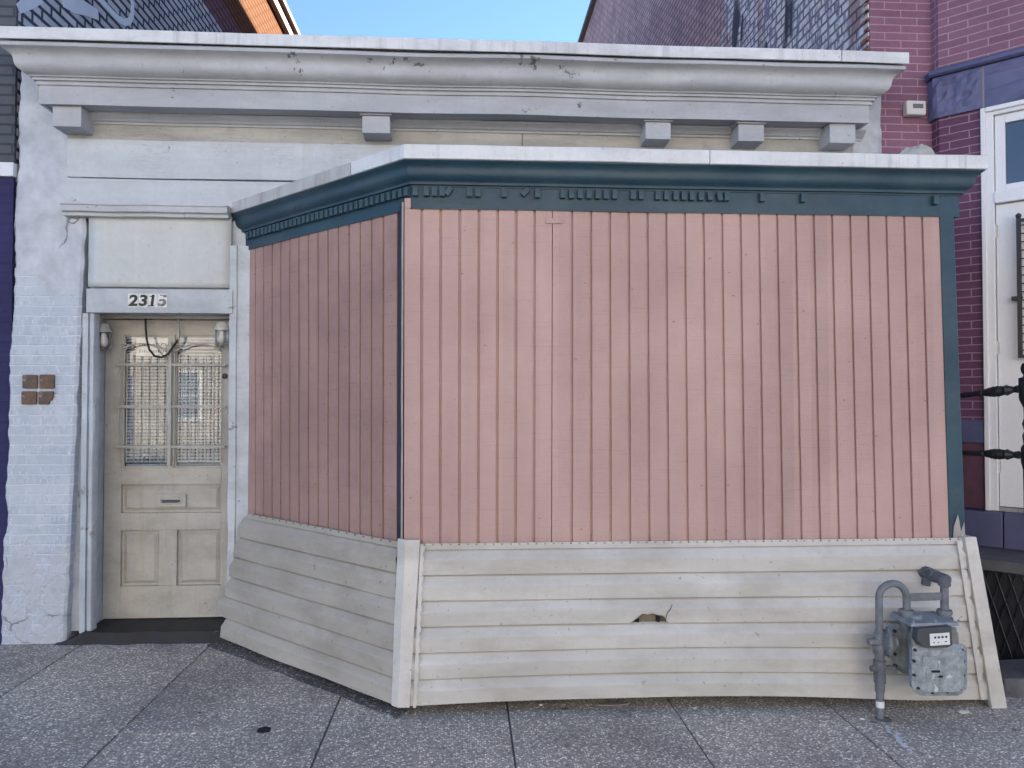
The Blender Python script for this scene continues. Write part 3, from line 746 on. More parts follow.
# right teal post, leaning
mb = MB(); y0 = YF-.03
def PX(px, py, Y=y0): return atY(px, py, Y)
a0, a1, b0_, b1 = PX(950.3, 545), PX(966, 543), PX(939.2, 196), PX(953.5, 195)
mb.hexa([a0, a1, a1+Vector((-.02,.12,0)), a0+Vector((0,.12,0)), b0_, b1, b1+Vector((-.02,.12,0)), b0_+Vector((0,.12,0))])
mb.build('corner_post', M['teal'], shop, bevel=.006)
mb = MB(); q = [a0+Vector((.012,-.003,.0)), a1+Vector((-.004,-.003,.0)), PX(965,522)+Vector((-.006,-.003,0)), PX(960,531)+Vector((0,-.009,0)), PX(957,514)+Vector((0,-.009,0)), PX(953,526)+Vector((0,-.009,0))]
mb.prism(q, (0,.002,0)); mb.build('bare_patch', M['raw_wood'], shop)

# ---- bay cornice
def zf(py, d, px=620): return Zp(py, YF-d, px)
bp = [(-.02, 211.8), (.030, 211.8), (.030, 190.6), (.036, 190.2), (.036, 188.6), (.05, 187.6), (.05, 185.6)]
for i in range(19):
    t = i/18; d = .052 + .053*(t + math.sin(2*math.pi*t)/(2*math.pi)*.8); bp.append((d, 184.5 - 20.5*t))
bp += [(.106, 163.4), (.106, 161.4), (-.02, 161.0)]
bp = [(d, zf(p, d)) for d, p in bp]
def bayfine(d):
    a = bayfoot(d); out = [a[0].lerp(a[1], k/10) for k in range(11)] + [a[1].lerp(a[2], k/24) for k in range(1, 25)] + [a[3]]
    return out
mb = MB(); sweep(mb, bp, bayfine); wobble(mb, .004, 1.6, 3)
bc = mb.build('bay_cornice', M['teal'], shop, smooth=True)
# coping on the bay in three lengths
ct, cb = zf(147.8, dcap), zf(162.3, dcap)
csec = [(dcap-.006, cb), (dcap, cb+.003), (dcap, ct-.004), (dcap-.006, ct), (-.2, ct+.03), (-.2, cb+.02), (dcap-.02, cb+.02)]
def copring(fn, sd): 
    out = []
    for d, z in csec: p = fn(d); out.append(Vector((p.x, p.y, z + .004*noise.noise((p.x*2, p.y*2, sd)))))
    return out
def Lp(t): return lambda d: bayfoot(d)[0].lerp(bayfoot(d)[1], t)
def Fp(t): return lambda d: bayfoot(d)[1].lerp(bayfoot(d)[2], t)
pj = atY(710, 155, YF-dcap).x; f0 = bayfoot(dcap); tj = (pj - f0[1].x)/(f0[2].x-f0[1].x)
pjl = atP(351, 170, A0+nL*dcap, nL); pjl.z = 0; tl = (pjl - f0[0]).length / (f0[1]-f0[0]).length
def mkcop(fs, mn='metal_cap'):
    mb = MB(); mb.rings([copring(f, 2) for f in fs]); mb.build('coping', M[mn], bc)
mkcop([Lp(tl*k/6 - (.004 if k == 6 else 0)) for k in range(7)], 'metal_cap_dirty')
mkcop([Lp(tl+(1-tl)*k/5) for k in range(6)] + [Fp(tj*k/10 - (.001 if k == 10 else 0)) for k in range(1, 11)])
mkcop([Fp(tj+(1-tj)*k/10 + (.001 if k == 0 else 0)) for k in range(11)] + [lambda d: bayfoot(d)[3]])
# bay roof
rf = bayfoot(.0); mb = MB(); mb.prism([p + Vector((0,0,ct-.03)) for p in rf], (0,0,.045)); mb.build('bay_roof', M['roofing'], shop)
# dentils
zd1 = zf(190.8, .03); 
mb = MB(); mb.box(-.014, .014, -.028, .002, -.046, 0)
M['teal_caught_light'] = paint('teal_paint_caught_light', C(.050,.092,.118), C(.032,.066,.09), sc=14, rough=.55, bump=.4, chips=C(.25,.26,.26), chth=.70, chsc=12)  # lighter teal: light caught by the dentils is put into the colour
proto = mb.build('dentil', M['teal_caught_light'], bc, bevel=.002)
proto.data.transform(Matrix.Translation(ORG[bc]))
fx = [415.6, 426.4, 434.8, 442.6, (451, 35), 469.4, 477.8, 503.8, (528, 45), 537.2, 562.5, 571, 579.7, 588.4, 597.5, 605.6, 614.4, 632.5, 640.3,
      657, 666, 675, 682.8, 691, 700, 708.8, (717.8, -12), 725.6, 761, 802, 934]
first = True
def put(pos, rz, tilt):
    global first
    o = proto if first else proto.copy()
    if not first: COL.objects.link(o)
    first = False
    o.parent = bc; o.location = pos - ORG[bc]; o.rotation_euler = (0, R(tilt), rz); return o
for q in fx:
    px, tl_ = q if isinstance(q, tuple) else (q, random.uniform(-3, 3))
    p = atY(px, 194, YF-.033); put(Vector((p.x, YF-.030, zd1 - (.004 if tl_ else 0))), 0, tl_)
fl = bayfoot(.03); ll = (fl[1]-fl[0]).length; s = .06
while s < ll-.015:
    p = fl[0].lerp(fl[1], s/ll); put(Vector((p.x, p.y, zd1)), R(-45), random.uniform(-2, 2)); s += .0475

# ---- siding skirt
def siding(TL, TR, BL, BR, nrm, ncol, sag=0.0, bite=None, tongue=None, n=6, proud=.022, f0=.03):
    mb = MB()
    def P(s, f): return TL.lerp(TR, s).lerp(BL.lerp(BR, s), f)
    def put_pt(s, f, off, k):
        p = P(s, f) + nrm*(off + .004*noise.noise((s*7, k*3.1, 0)))
        p.z += sag*math.sin(math.pi*min(1, s*1.15))*f*f + .004*noise.noise((s*4, k*1.3, 2))*min(1, f*3)
        return p
    for k in range(n):
        fa = f0 + (1-f0)*k/n; fb = f0 + (1-f0)*(k+1)/n
        prof = [(0, -.016), (.04, -.008), (.10, .000), (.12, .001), (.28, .0115), (.43, .0222), (.45, proud+.001), (.70, proud-.0035), (1.0, proud-.009)]
        cols = []
        ss = [i/ncol for i in range(ncol+1)]
        if tongue: ss[0] = -tongue[k]
        for s in ss:
            lim = 1.0
            if bite and bite[0] == k: lim = bite[1](s)
            col = []
            for t, off in prof:
                t2 = min(t, lim); off2 = off
                col.append(put_pt(s, fa+(fb-fa)*t2, off2, k))
            col.append(put_pt(s, fa+(fb-fa)*min(1, lim), -.014 if lim == 1 else proud-.002, k))
            cols.append(mb.vs(col))
        for i in range(ncol):
            for j in range(len(prof)):
                mb.f.append([cols[i][j], cols[i+1][j], cols[i+1][j+1], cols[i][j+1]])
    # nailing hem along the top
    m = ncol*2
    for i in range(m):
        s0, s1 = i/m, (i+1)/m
        mb.quad(P(s0, f0+.004)+nrm*.004, P(s1, f0+.004)+nrm*.004, P(s1, .008)+nrm*.005, P(s0, .008)+nrm*.005)
        if i % 9 > 1: mb.quad(P(s0, .008)+nrm*.005, P(s1, .008)+nrm*.005, P(s1, -.001)+nrm*.004, P(s0, -.001)+nrm*.004)
        mb.quad(P(s0, -.001)+nrm*.004, P(s1, -.001)+nrm*.004, P(s1, -.005)+nrm*.004, P(s0, -.005)+nrm*.004)
    return mb
TL, TR = atY(406, 544.5, 4.0), atY(962, 538.5, 4.0)
BL, BR = atY(398, 706, 3.935), atY(992, 698.5, 3.935)
BL.z = max(BL.z, gz(BL.x)+.008); BR.z = max(BR.z, gz(BR.x)+.006)
nS = (BL-TL).cross(TR-TL).normalized()
if nS.y > 0: nS = -nS
wS = (TR-TL).length
h0, h1 = (627-404)/(985-404), (664-404)/(985-404)
def bite(s):
    if s < h0 or s > h1: return 1.0
    t = (s-h0)/(h1-h0)
    return 1 - .37*min(1, (t/.35)) * (1 - max(0, (t-.62)/.38)**2*.55) * (1 + .06*math.sin(t*23)) if t < .98 else .9
mb = siding(TL, TR, BL, BR, nS, 300, sag=.034, bite=(2, bite))
skF = mb.build('siding_skirt', M['siding'], shop, smooth=True, recalc=False, sharp=14)
# felt strips seen through the hole, and a crack above it
for s in (h0+.012, h0+.048):
    mb = MB()
    p = TL.lerp(TR, s).lerp(BL.lerp(BR, s), .515) - nS*.012; q = p + (TR-TL)*.006
    mb.hexa([p-Vector((0,0,.05)), q-Vector((0,0,.05)), q-Vector((0,-.02,.05)), p-Vector((0,-.02,.05)), p+Vector((0,0,.05)), q+Vector((0,0,.05)), q+Vector((0,.02,.05)), p+Vector((0,.02,.05))])
    mb.build('felt_strip', M['felt'], shop)
mb = MB()
p = lambda px, py: atP(px, py, TL.lerp(TR,.42).lerp(BL.lerp(BR,.42), .45) + nS*.0255, nS)
mb.prism([p(665,620), p(665.8,620), p(667.6,613), p(670.6,609.6), p(672.4,604.5), p(672.1,604.2), p(669.9,609.2), p(667,612.8)], nS*.0012)
mb.build('crack', M['hood'], shop)
# left skirt
LT0, LT1 = atY(247.5, 514.0, 5.11), onL(399, 542.5, .045)
LB0 = atY(220.5, 636.5, 5.13); LB1 = BL + Vector((-.0, .01, 0))
nSL = (LB0-LT0).cross(LT1-LT0).normalized()
if nSL.y > 0: nSL = -nSL
mb = siding(LT0, LT1, LB0, LB1, nSL, 90, sag=-.006, tongue=[.03, .025, .025, .02, .055, -.035])
mb.build('siding_skirt', M['siding_darker'], shop, smooth=True, recalc=False, sharp=14)
# backing behind both skirts (dark cavity)
mb = MB(); o = .03
f4 = [TL-nS*o, TR-nS*o, BR-nS*o, BL-nS*o]
mb.prism([f4[0], f4[1], f4[2]+Vector((0,0,.02)), f4[3]+Vector((0,0,.02))], -nS*.02)
g4 = [LT0-nSL*o, LT1-nSL*o, LB1-nSL*o, LB0-nSL*o]
mb.prism([g4[0], g4[1], g4[2]+Vector((0,0,.02)), g4[3]+Vector((0,0,.02))], -nSL*.02)
mb.build('skirt_backing', M['sheath'], shop)
# corner trims (L section)
def ltrim(Etop, Ebot, wf, wl, dirL, name, taper=.8):
    mb = MB(); th = .004; rr = []
    dF = (TR-TL).normalized()
    for i in range(9):
        t = i/8; e = Etop.lerp(Ebot, t); k = 1 + (taper-1)*t; w = .003*noise.noise((t*3, e.x, 0))
        e = e + Vector((w, 0, 0))
        rr.append([e + dirL*wl*k, e, e + dF*wf*k, e + dF*wf*k - nS*.018, e - nS*.022 + dF*.02 + dirL*.01, e + dirL*wl*k + Vector((.012, .014, 0))])
    mb.rings(rr); return mb.build(name, M['trim'], shop, bevel=.002)
dirL = (LT0-LT1).normalized(); dirL.z = 0
et = atY(405.5, 540, 3.972); eb = atY(397.5, 708, 3.905); eb.z = max(.004, eb.z)
ltrim(et, eb, .075, .062, dirL, 'corner_trim')
et2 = atY(976.5, 537, 3.965); eb2 = atY(1007.5, 704, 3.895); eb2.z = gz(eb2.x)+.003
mb = MB(); dF = (TR-TL).normalized(); rr = []
for i in range(9):
    t = i/8; e = et2.lerp(eb2, t)
    rr.append([e - dF*(.065+.02*t), e, e + Vector((-.03,.12,0)), e + Vector((-.05,.12,0)), e - dF*(.065+.02*t) - nS*.02])
mb.rings(rr); mb.build('corner_trim', M['trim'], shop, bevel=.002)
# slotted flanges beside the trims
def flange(pt, pb_, n, w):
    mb = MB()
    for i in range(n):
        a = pt.lerp(pb_, i/n); b = pt.lerp(pb_, (i+.62)/n); c = pt.lerp(pb_, (i+1)/n)
        mb.quad(a, a+dF*w, b+dF*w, b); mb.quad(b, b+dF*w*.7, c+dF*w*.7, c)
    mb.build('nailing_flange', M['trim'], shop)
flange(atY(420.5, 546, 3.972), atY(413, 708, 3.905), 16, .022)
flange(atY(957, 541, 3.968), atY(981, 700, 3.905), 16, .03)

# mortar fillet along the foot of the left skirt
mb = MB(); rr = []
pa, pb2 = Vector((LB0.x, LB0.y, 0)), Vector((LB1.x, LB1.y, 0)); dd = (pb2-pa).normalized(); nn = Vector((dd.y, -dd.x, 0))
for i in range(25):
    t = i/24; p = pa.lerp(pb2, -.02+1.04*t); w = .075*(1-.4*t) + .012*noise.noise((t*6, 0, 0))
    rr.append([p - nn*.04 + Vector((0,0,-.02)), p + nn*w + Vector((0,0,-.02)), p + nn*w + Vector((0,0,.003)), p + nn*w*.6 + Vector((0,0,.008)), p - nn*.04 + Vector((0,0,.010))])
mb.rings(rr); struct(mb.build('footing_strip', M['curbstrip'], smooth=True))

# ------------------------------------------------------------------ small things on the shop
# house numbers
def digit_mesh(ch, mat, parent, x, y, z, h, lean=.12):
    cu = bpy.data.curves.new('digit', 'FONT'); cu.body = ch; cu.size = 1; cu.extrude = .03; cu.offset = .038; cu.shear = lean
    tmp = bpy.data.objects.new('tmp_digit', cu); COL.objects.link(tmp)
    dg = bpy.context.evaluated_depsgraph_get(); me = bpy.data.meshes.new_from_object(tmp.evaluated_get(dg)); bpy.data.objects.remove(tmp)
    xs = [v.co.x for v in me.vertices]; ys = [v.co.y for v in me.vertices]
    x0, x1, y0, y1 = min(xs), max(xs), min(ys), max(ys); s = h/(y1-y0); sx = s*(1.15 if ch != '1' else 1.0)
    for v in me.vertices:
        a, b, c = v.co; v.co = (x + (a-(x0+x1)/2)*sx, y - c*.03, z + (b-(y0+y1)/2)*s)
    if ch == '1':
        bm = bmesh.new(); bm.from_mesh(me)
        for (cx_, w_, z_, hh) in ((-.1*h, .36*h, -h*.46, .08*h), (-.10*h, .16*h, h*.36, .08*h)):
            r_ = bmesh.ops.create_cube(bm, size=1)
            for v in r_['verts']: v.co = (x + cx_ + v.co.x*2*w_*.8, y - .0004 + v.co.y*.001, z + z_ + v.co.z*hh)
        bm.to_mesh(me); bm.free()
    me.materials.append(mat); o = bpy.data.objects.new('digit', me); COL.objects.link(o); o.parent = parent; ORG[o] = ORG[parent]; return o
yn = YW-.025
for ch, a, b, lab in (('2', 127.3, 137.2, 'white number tile with a bold black digit 2, first of the four above the door'),
                      ('3', 138.0, 147.0, 'white number tile with a bold black digit 3, second of the four above the door'),
                      ('1', 147.6, 156.2, 'white number tile with a bold black digit 1, third of the four above the door'),
                      ('5', 156.8, 166.3, 'worn number tile with a half flaked digit 5, last of the four above the door')):
    x0, x1 = Xp(a, yn), Xp(b, yn); zt_, zb_ = Zp(293.8, yn, 146), Zp(307.2, yn, 146)
    t = thing('number_tile', ((x0+x1)/2, yn, (zt_+zb_)/2), lab, 'house number', 'house number tiles above the door')
    mb = MB(); mb.box(x0, x1, yn-.003, yn+.002, zb_, zt_); mb.build('tile', M['white_tile'], t)
    d = digit_mesh(ch, M['digit_worn'] if ch == '5' else M['digit'], t, 0, -.0035, 0, (zt_-zb_)*.86)
    if ch == '5':
        mb = MB(); xm = (x0+x1)/2
        mb.prism([(xm-.022, yn-.0055, zt_-.014), (xm+.006, yn-.0055, zt_-.012), (xm+.012, yn-.0055, (zt_+zb_)/2+.012), (xm-.024, yn-.0055, (zt_+zb_)/2+.006)], (0,.0015,0))
        mb.build('flaked_patch', M['white_tile'], t)

# rusty tiles on the pier
def rtile(x0, y0, x1, y1, mat, label, broken=False):
    Y = YW-.014; a, b = Xp(x0, Y), Xp(x1, Y); zt_, zb_ = Zp(y0, Y, 38), Zp(y1, Y, 38); r = .008
    pts = []
    def corner(cx, cz, a0):
        for k in range(4): an = R(a0 + 30*k); pts.append((cx+r*math.cos(an), Y, cz+r*math.sin(an)))
    corner(b-r, zt_-r, 0); corner(a+r, zt_-r, 90); corner(a+r, zb_+r, 180)
    if broken: pts.extend([(b-.032, Y, zb_), (b-.028, Y, zb_+.010), (b-.024, Y, zb_+.026), (b-.010, Y, zb_+.032), (b-.004, Y, zb_+.05)])
    else: corner(b-r, zb_+r, 270)
    mb = MB(); mb.prism(pts, (0,.014,0)); o = mb.build('wall_tile', mat); tag(o, label, 'tile', 'square brown tiles on the white pier')
rtile(22.3, 374.8, 36.8, 388.5, M['rust_tile_dark'], 'dark brown tile on the white pier, upper left of the four')
rtile(39.2, 374.6, 53.8, 388.5, M['rust_tile'], 'rusty tile with a pale mark, upper right of the four on the pier')
rtile(21.5, 391.2, 36.4, 404.6, M['rust_tile'], 'rusty orange-brown tile on the white pier, lower left of the four')
rtile(38.6, 391.2, 53.3, 404.6, M['rust_tile_dark'], 'brown tile with its corner broken off, lower right on the white pier', True)

# blinds and notice behind the door glass
for (xa, xb, lab) in ((pL0, pL1, 'pale slatted blind behind the left door pane'), (pR0, pR1, 'pale slatted blind behind the right door pane')):
    mb = MB(); z = gz0+.012; 
    while z < gz1 - .02:
        w = .002*noise.noise((z*30, xa, 0)); t = .014 + .004*noise.noise((z*9, xa*3, 1))
        mb.hexa([(xa+.012,yb+.036,z+w),(xb-.012,yb+.036,z-w),(xb-.012,yb+.050,z+t-w),(xa+.012,yb+.050,z+t+w),
                 (xa+.012,yb+.036,z+w+.0012),(xb-.012,yb+.036,z-w+.0012),(xb-.012,yb+.052,z+t-w+.0012),(xa+.012,yb+.052,z+t+w+.0012)]); z += .0235
    for q in (.2, .8): 
        x = xa + (xb-xa)*q; mb.box(x-.001, x+.001, yb+.034, yb+.0355, gz0+.01, gz1-.01)
    mb.box(xa+.01, xb-.01, yb+.034, yb+.055, gz1-.028, gz1-.008)
    tag(mb.build('window_blind', M['blind']), lab, 'blind', 'blinds behind the door glass')
mb = MB(); mb.box(pL0-.05, pR1+.05, yb+.075, yb+.085, gz0-.08, gz1+.08); mb.build('door_backing', M['felt'], shop)
nt = thing('paper_notice', (DX(150), yb+.03, DZ(348)), 'white paper notice taped inside the upper left door pane', 'notice')
mb = MB(); n0, n1, n2, n3 = DX(134), DX(166), DZ(356), DZ(339)
mb.box(n0, n1, yb+.0255, yb+.0265, n2, n3); mb.build('sheet', M['paper'], nt)
for r_ in range(2):
    mb = MB(); x = n0+.02
    while x < n1-.02:
        w = random.uniform(.006, .014); zc_ = n3 - (n3-n2)*(.32+.38*r_)
        mb.box(x, x+w, yb+.0250, yb+.0254, zc_-.012, zc_+.012*random.uniform(.5, 1)); x += w+.007
    mb.build('text_line', M['ink'], nt)

# wall lamps
lz = Zp(326.5, YW+.13, 100)
lp = thing('wall_lamp', (XJL-.028, YW+.13, lz), 'grey jelly-jar lamp with white bulb on the left door jamb', 'lamp', 'lamps on the door jambs')
o = ORG[lp]; X = o.x; Y = o.y
mb = MB(); mb.lathe((X-.008, Y, lz), (1,0,0), [(0,.05),(.012,.052),(.024,.046),(.034,.02),(.036,.0)], 20); mb.build('canopy', M['lampwhite'], lp, smooth=True)
mb = MB(); mb.tube([(X+.02,Y,lz),(X+.045,Y-.004,lz+.008),(X+.066,Y-.008,lz+.002)], .013, 10); mb.build('arm', M['lampmetal'], lp, smooth=True)
jx = X+.072; jy = Y-.01
mb = MB(); mb.lathe((jx, jy, lz-.036), (0,0,1), [(0,.047),(.012,.048),(.02,.042),(.05,.034),(.056,.0)], 20); mb.build('socket_cap', M['lampmetal'], lp, smooth=True)
mb = MB(); mb.lathe((jx, jy, lz-.036), (0,0,-1), [(0,.040),(.02,.043),(.07,.043),(.095,.036),(.108,.018),(.11,.0)], 20); mb.build('jar', M['jar'], lp, smooth=True)
mb = MB(); mb.lathe((jx, jy, lz-.04), (0,0,-1), [(0,.012),(.02,.016),(.045,.026),(.065,.024),(.078,.012),(.08,0)], 16); mb.build('bulb', M['bulb'], lp, smooth=True)
l2 = copy_tree(lp); l2['label'] = 'jelly-jar lamp with white collar on the right door jamb'
l2.scale = (1.1, 1.1, 1.1); lp.scale = (1.15, 1.15, 1.15); l2.location = (Xp(233, YD-.10), YD-.10, Zp(325, YD-.06, 222)); l2.rotation_euler = (0, 0, math.pi)
for ch in l2.children:
    if ch.name.startswith('socket_cap'):
        ch.data = ch.data.copy(); ch.data.materials[0] = M['lampwhite']
# cable
mb = MB(); yc = yb-.05
ctrl = [(147.5,319,0),(148,330,0),(149.5,340,-.01),(152.5,350,-.015),(158,356.5,-.02),(165,358,-.02),(171,354.5,-.015),(176,347,-.01),(180,340,0),(181,333,0)]
pts = [Vector((DX(a), yc+c, DZ(b))) for a, b, c in ctrl]
mb.tube(pts, .0075, 8)
cb_o = mb.build('cable', M['black'], smooth=True); tag(cb_o, 'loop of black cable hanging over the door glass', 'cable')
mb = MB(); mb.lathe((DX(180.5), yc, DZ(341)), (0,0,1), [(0,.006),(.03,.012),(.06,.013),(.075,.009),(.15,.005)], 10)
tag(mb.build('cable_connector', M['grille'], smooth=True), 'grey tapered connector hanging at the end of the cable loop', 'connector')

# ------------------------------------------------------------------ gas meter
Ym = 3.70
def G(px, py, Y=Ym): return atY(px, py, Y)
base = G(880, 716, 3.80); base.z = gz(base.x)
gm = thing('gas_meter', base, 'weathered blue-grey gas meter with looped pipe against the beige siding', 'gas meter')
Yr = 3.80
mb = MB()
xr = G(879.5, 650, Yr).x; zb0 = gz(xr)
z_loop = G(880, 598, Yr).z; xr2 = G(906.5, 598, Yr).x; rl = (xr2-xr)/2
path = [(xr, Yr, G(880, 636, Yr).z), (xr, Yr, z_loop)] + [(xr+rl-rl*math.cos(math.pi*k/12), Yr, z_loop+rl*math.sin(math.pi*k/12)) for k in range(1, 13)] + [(xr2, Yr, G(906, 622, Yr).z)]
mb.tube(path, .0185, 14); mb.lathe((xr, Yr, G(880, 637, Yr).z), (0,0,1), [(0,.019),(.001,.027),(.022,.027),(.024,.024),(.034,.024),(.036,.019)], 6)
mb.build('loop_pipe', M['pipe'], gm, smooth=True)
mb = MB(); mb.tube([(xr, Yr, zb0-.02), (xr, Yr, G(880, 672, Yr).z)], .0195, 14); mb.lathe((xr, Yr, G(880, 692, Yr).z), (0,0,1), [(0,.022),(.003,.024),(.04,.025),(.08,.026),(.083,.0)], 14)
mb.build('riser_pipe', M['pipe'], gm, smooth=True)
mb = MB(); mb.lathe((xr, Yr, G(880, 707, Yr).z), (0,0,1), [(0,.0),(.0005,.0205),(.032,.0205),(.0325,0)], 14); mb.build('white_band', M['white_band'], gm, smooth=True)
mb = MB(); mb.lathe((xr+.01, Yr-.01, zb0), (0,0,1), [(0,.040),(.003,.039),(.005,.022)], 18); mb.build('floor_collar', M['pipe_dark'], gm, smooth=True)
mb = MB()   # valve and union
mb.lathe((xr, Yr, G(880, 690, Yr).z+.035), (0,0,1), [(0,.024),(.004,.031),(.05,.031),(.055,.026),(.07,.026),(.074,.033),(.115,.033),(.12,.024)], 8)
mb.lathe((xr-.05, Yr-.005, G(880, 668, Yr).z), (1,0,0), [(0,.016),(.1,.016),(.11,.013),(.13,.013)], 10)
mb.box(xr+.01, xr+.085, Yr-.02, Yr+.01, G(880, 672, Yr).z, G(880, 668, Yr).z)
mb.build('shutoff_valve', M['pipe_dark'], gm, smooth=True)
mb = MB()   # regulator
zr = G(890, 641, Yr).z
mb.lathe((xr, Yr, zr-.07), (0,0,1), [(-.09,.024),(0,.024),(.01,.032),(.05,.036),(.06,.030),(.09,.030),(.11,.024)], 14)
mb.lathe((xr-.065, Yr-.01, zr), (1,0,0), [(0,.0),(.001,.016),(.004,.018),(.03,.018),(.032,.021),(.09,.024)], 14)
mb.lathe((xr+.035, Yr-.015, zr), (.94,-.34,0), [(-.03,.03),(-.012,.055),(-.004,.074),(.004,.076),(.012,.074),(.018,.058),(.034,.036),(.045,.034),(.048,.0)], 24)
for k in range(8):
    an = 2*math.pi*k/8; c = Vector((xr+.035, Yr-.015, zr)) + Vector((.34*math.cos(an)*.066, .94*math.cos(an)*.066, math.sin(an)*.066))
    mb.lathe(c, (.94,-.34,0), [(-.014,.006),(.016,.006)], 6)
mb.build('regulator', M['pipe'], gm, smooth=True)
# meter body
def outline(pts, Y): return [G(a, b, Y) for a, b in pts]
def rrect(x0, y0, x1, y1, r, rt=None, seg=5):
    rt = r if rt is None else rt; out = []
    for cx, cy, a0, rr_ in ((x1-r, y1-r, 0, r), (x0+r, y1-r, 90, r), (x0+rt, y0+rt, 180, rt), (x1-rt, y0+rt, 270, rt)):
        for k in range(seg+1): an = R(a0+90*k/seg); out.append((cx+rr_*math.cos(an), cy+rr_*math.sin(an)))
    return out
def loft(mb, poly, Ys, scales):
    c = (sum(a for a, b in poly)/len(poly), sum(b for a, b in poly)/len(poly))
    base_ = [G(a, b, Ym) for a, b in poly]; cc = G(*c, Ym)
    mb.rings([[Vector((cc.x+(p.x-cc.x)*s, y, cc.z+(p.z-cc.z)*s)) for p in base_] for y, s in zip(Ys, scales)])
low = rrect(912.5, 645, 965.5, 694.5, 11, 5)
mb = MB(); loft(mb, low, [Ym+.035, Ym+.006, Ym+.004, Ym-.004, Ym-.012, Ym-.020], [.985, 1.0, 1.04, 1.04, .90, .85])
cov = mb.build('front_cover', M['meter'], gm, smooth=True)
mb = MB()   # bolts round the cover
for (a, b) in ((915,650),(914,661),(914,675),(918,688),(932,692.5),(947,692),(960,689),(963.5,675),(963.5,661),(962,650)):
    mb = MB(); p = G(a, b, Ym-.012); mb.lathe(p, (0,-1,0), [(-.004,.0075),(.006,.0075),(.0062,.0)], 6); mb.build('bolt', M['bolt'], cov)
# raised plates on the front cover
mb = MB()
for poly, t in ((rrect(922, 656, 939, 663.5, 1, 1), .006), (rrect(938, 650, 960, 678, 9, 9), .005), (rrect(926, 668, 945, 679, 2, 2), .004)):
    q = [G(a, b, Ym-.020) for a, b in poly]; mb.prism(q, (0,-t,0))
mb.build('cover_plate', M['meter'], gm, bevel=.002)
mb = MB(); q = [G(a, b, Ym-.026) for a, b in rrect(931.5, 670.3, 940, 672.6, 1, 1)]; mb.prism(q, (0,-.002,0))
q = [G(a, b, Ym-.026) for a, b in rrect(938.5, 675.6, 943, 677.6, .8, .8)]; mb.prism(q, (0,-.002,0)); mb.build('cover_slot', M['felt'], gm)
# chest above, with the index hood
mb = MB(); loft(mb, [(912.5, 628), (957.5, 628), (957.5, 650), (912.5, 650)], [Ym+.02, Ym+.001], [1, 1])
mb.build('chest', M['meter_tan'], gm, bevel=.006)
# side and rear case
mb = MB(); Y1 = Ym+.165
side = rrect(913.5, 633, 963, 685, 13, 4)
loft(mb, side, [Y1+.03, Y1+.022, Y1, Y1-.004, Y1-.02, Ym+.05, Ym+.037, Ym+.034], [.80, .92, 1.02, 1.02, .97, .97, 1.0, 1.0])
rc = mb.build('rear_case', M['meter_tan'], gm, smooth=True)
for (a, b) in ((912.2,640),(912.2,652),(912.2,664),(912.6,676)):
    p = G(a, b, Ym); mb = MB(); mb.lathe((p.x-.004, Y1-.012, p.z), (0,-1,0), [(-.004,.008),(.010,.008),(.0105,0)], 6); mb.build('bolt', M['bolt'], rc)
mb = MB(); p0 = Ym-.010
q = [G(911, 627.0, p0), G(959.5, 627.0, p0), G(959.5, 622.5, p0), G(911, 622.5, p0)]
xs_ = [p.x for p in q]; z0_, z1_ = q[0].z, q[2].z
mb.hexa([(xs_[0], p0, z0_), (xs_[1], p0, z0_), (xs_[1], Y1+.02, z0_), (xs_[0], Y1+.02, z0_),
         (xs_[0]+.004, p0+.004, z1_), (xs_[1]-.004, p0+.004, z1_), (xs_[1]-.012, Y1+.01, z1_+.008), (xs_[0]+.012, Y1+.01, z1_+.008)])
for px, dy in ((912.5, .0), (935, .0), (958, .0)):
    p = G(px, 622, p0+.02); mb.lathe((p.x, p0+.015, z1_), (0,0,1), [(-.002,.008),(.010,.008),(.011,0)], 6)
mb.lathe((G(925, 620, p0).x, Ym+.07, z1_+.002), (0,0,1), [(0,.034),(.012,.034),(.018,.025),(.02,.0)], 18)
mb.build('top_plate', M['meter_top'], gm, bevel=.003)
mb = MB(); ph = Ym-.045
q = [(918.5, 629), (952, 626.5), (953, 645), (948, 648), (924, 648), (917, 641)]
mb.prism([G(a, b, ph) for a, b in q], (0, .05, 0)); mb.build('index_hood', M['hood'], gm, bevel=.005)
mb = MB(); pd_ = ph-.004; dp = [(929.8, 634), (949.6, 632.6), (950.2, 644.6), (930.4, 646)]
mb.prism([G(a, b, pd_) for a, b in dp], (0, .004, 0)); di = mb.build('index_dial', M['dial'], gm, bevel=.001)
mb = MB()
for k in range(4):
    a = 935.2+3.7*k; b = 637.6-.25*k; mb.prism([G(a-1, b+1.1, pd_-.0012), G(a+1, b+1, pd_-.0012), G(a+1, b-1.1, pd_-.0012), G(a-1, b-1, pd_-.0012)], (0,.001,0))
for a, b, w in ((934, 642.8, 1.4), (938.5, 642.6, 1.2), (946, 641.6, 2)):
    mb.prism([G(a-w/2, b+.5, pd_-.0012), G(a+w/2, b+.5, pd_-.0012), G(a+w/2, b-.5, pd_-.0012), G(a-w/2, b-.5, pd_-.0012)], (0,.001,0))
mb.build('dial_marks', M['digit'], gm)
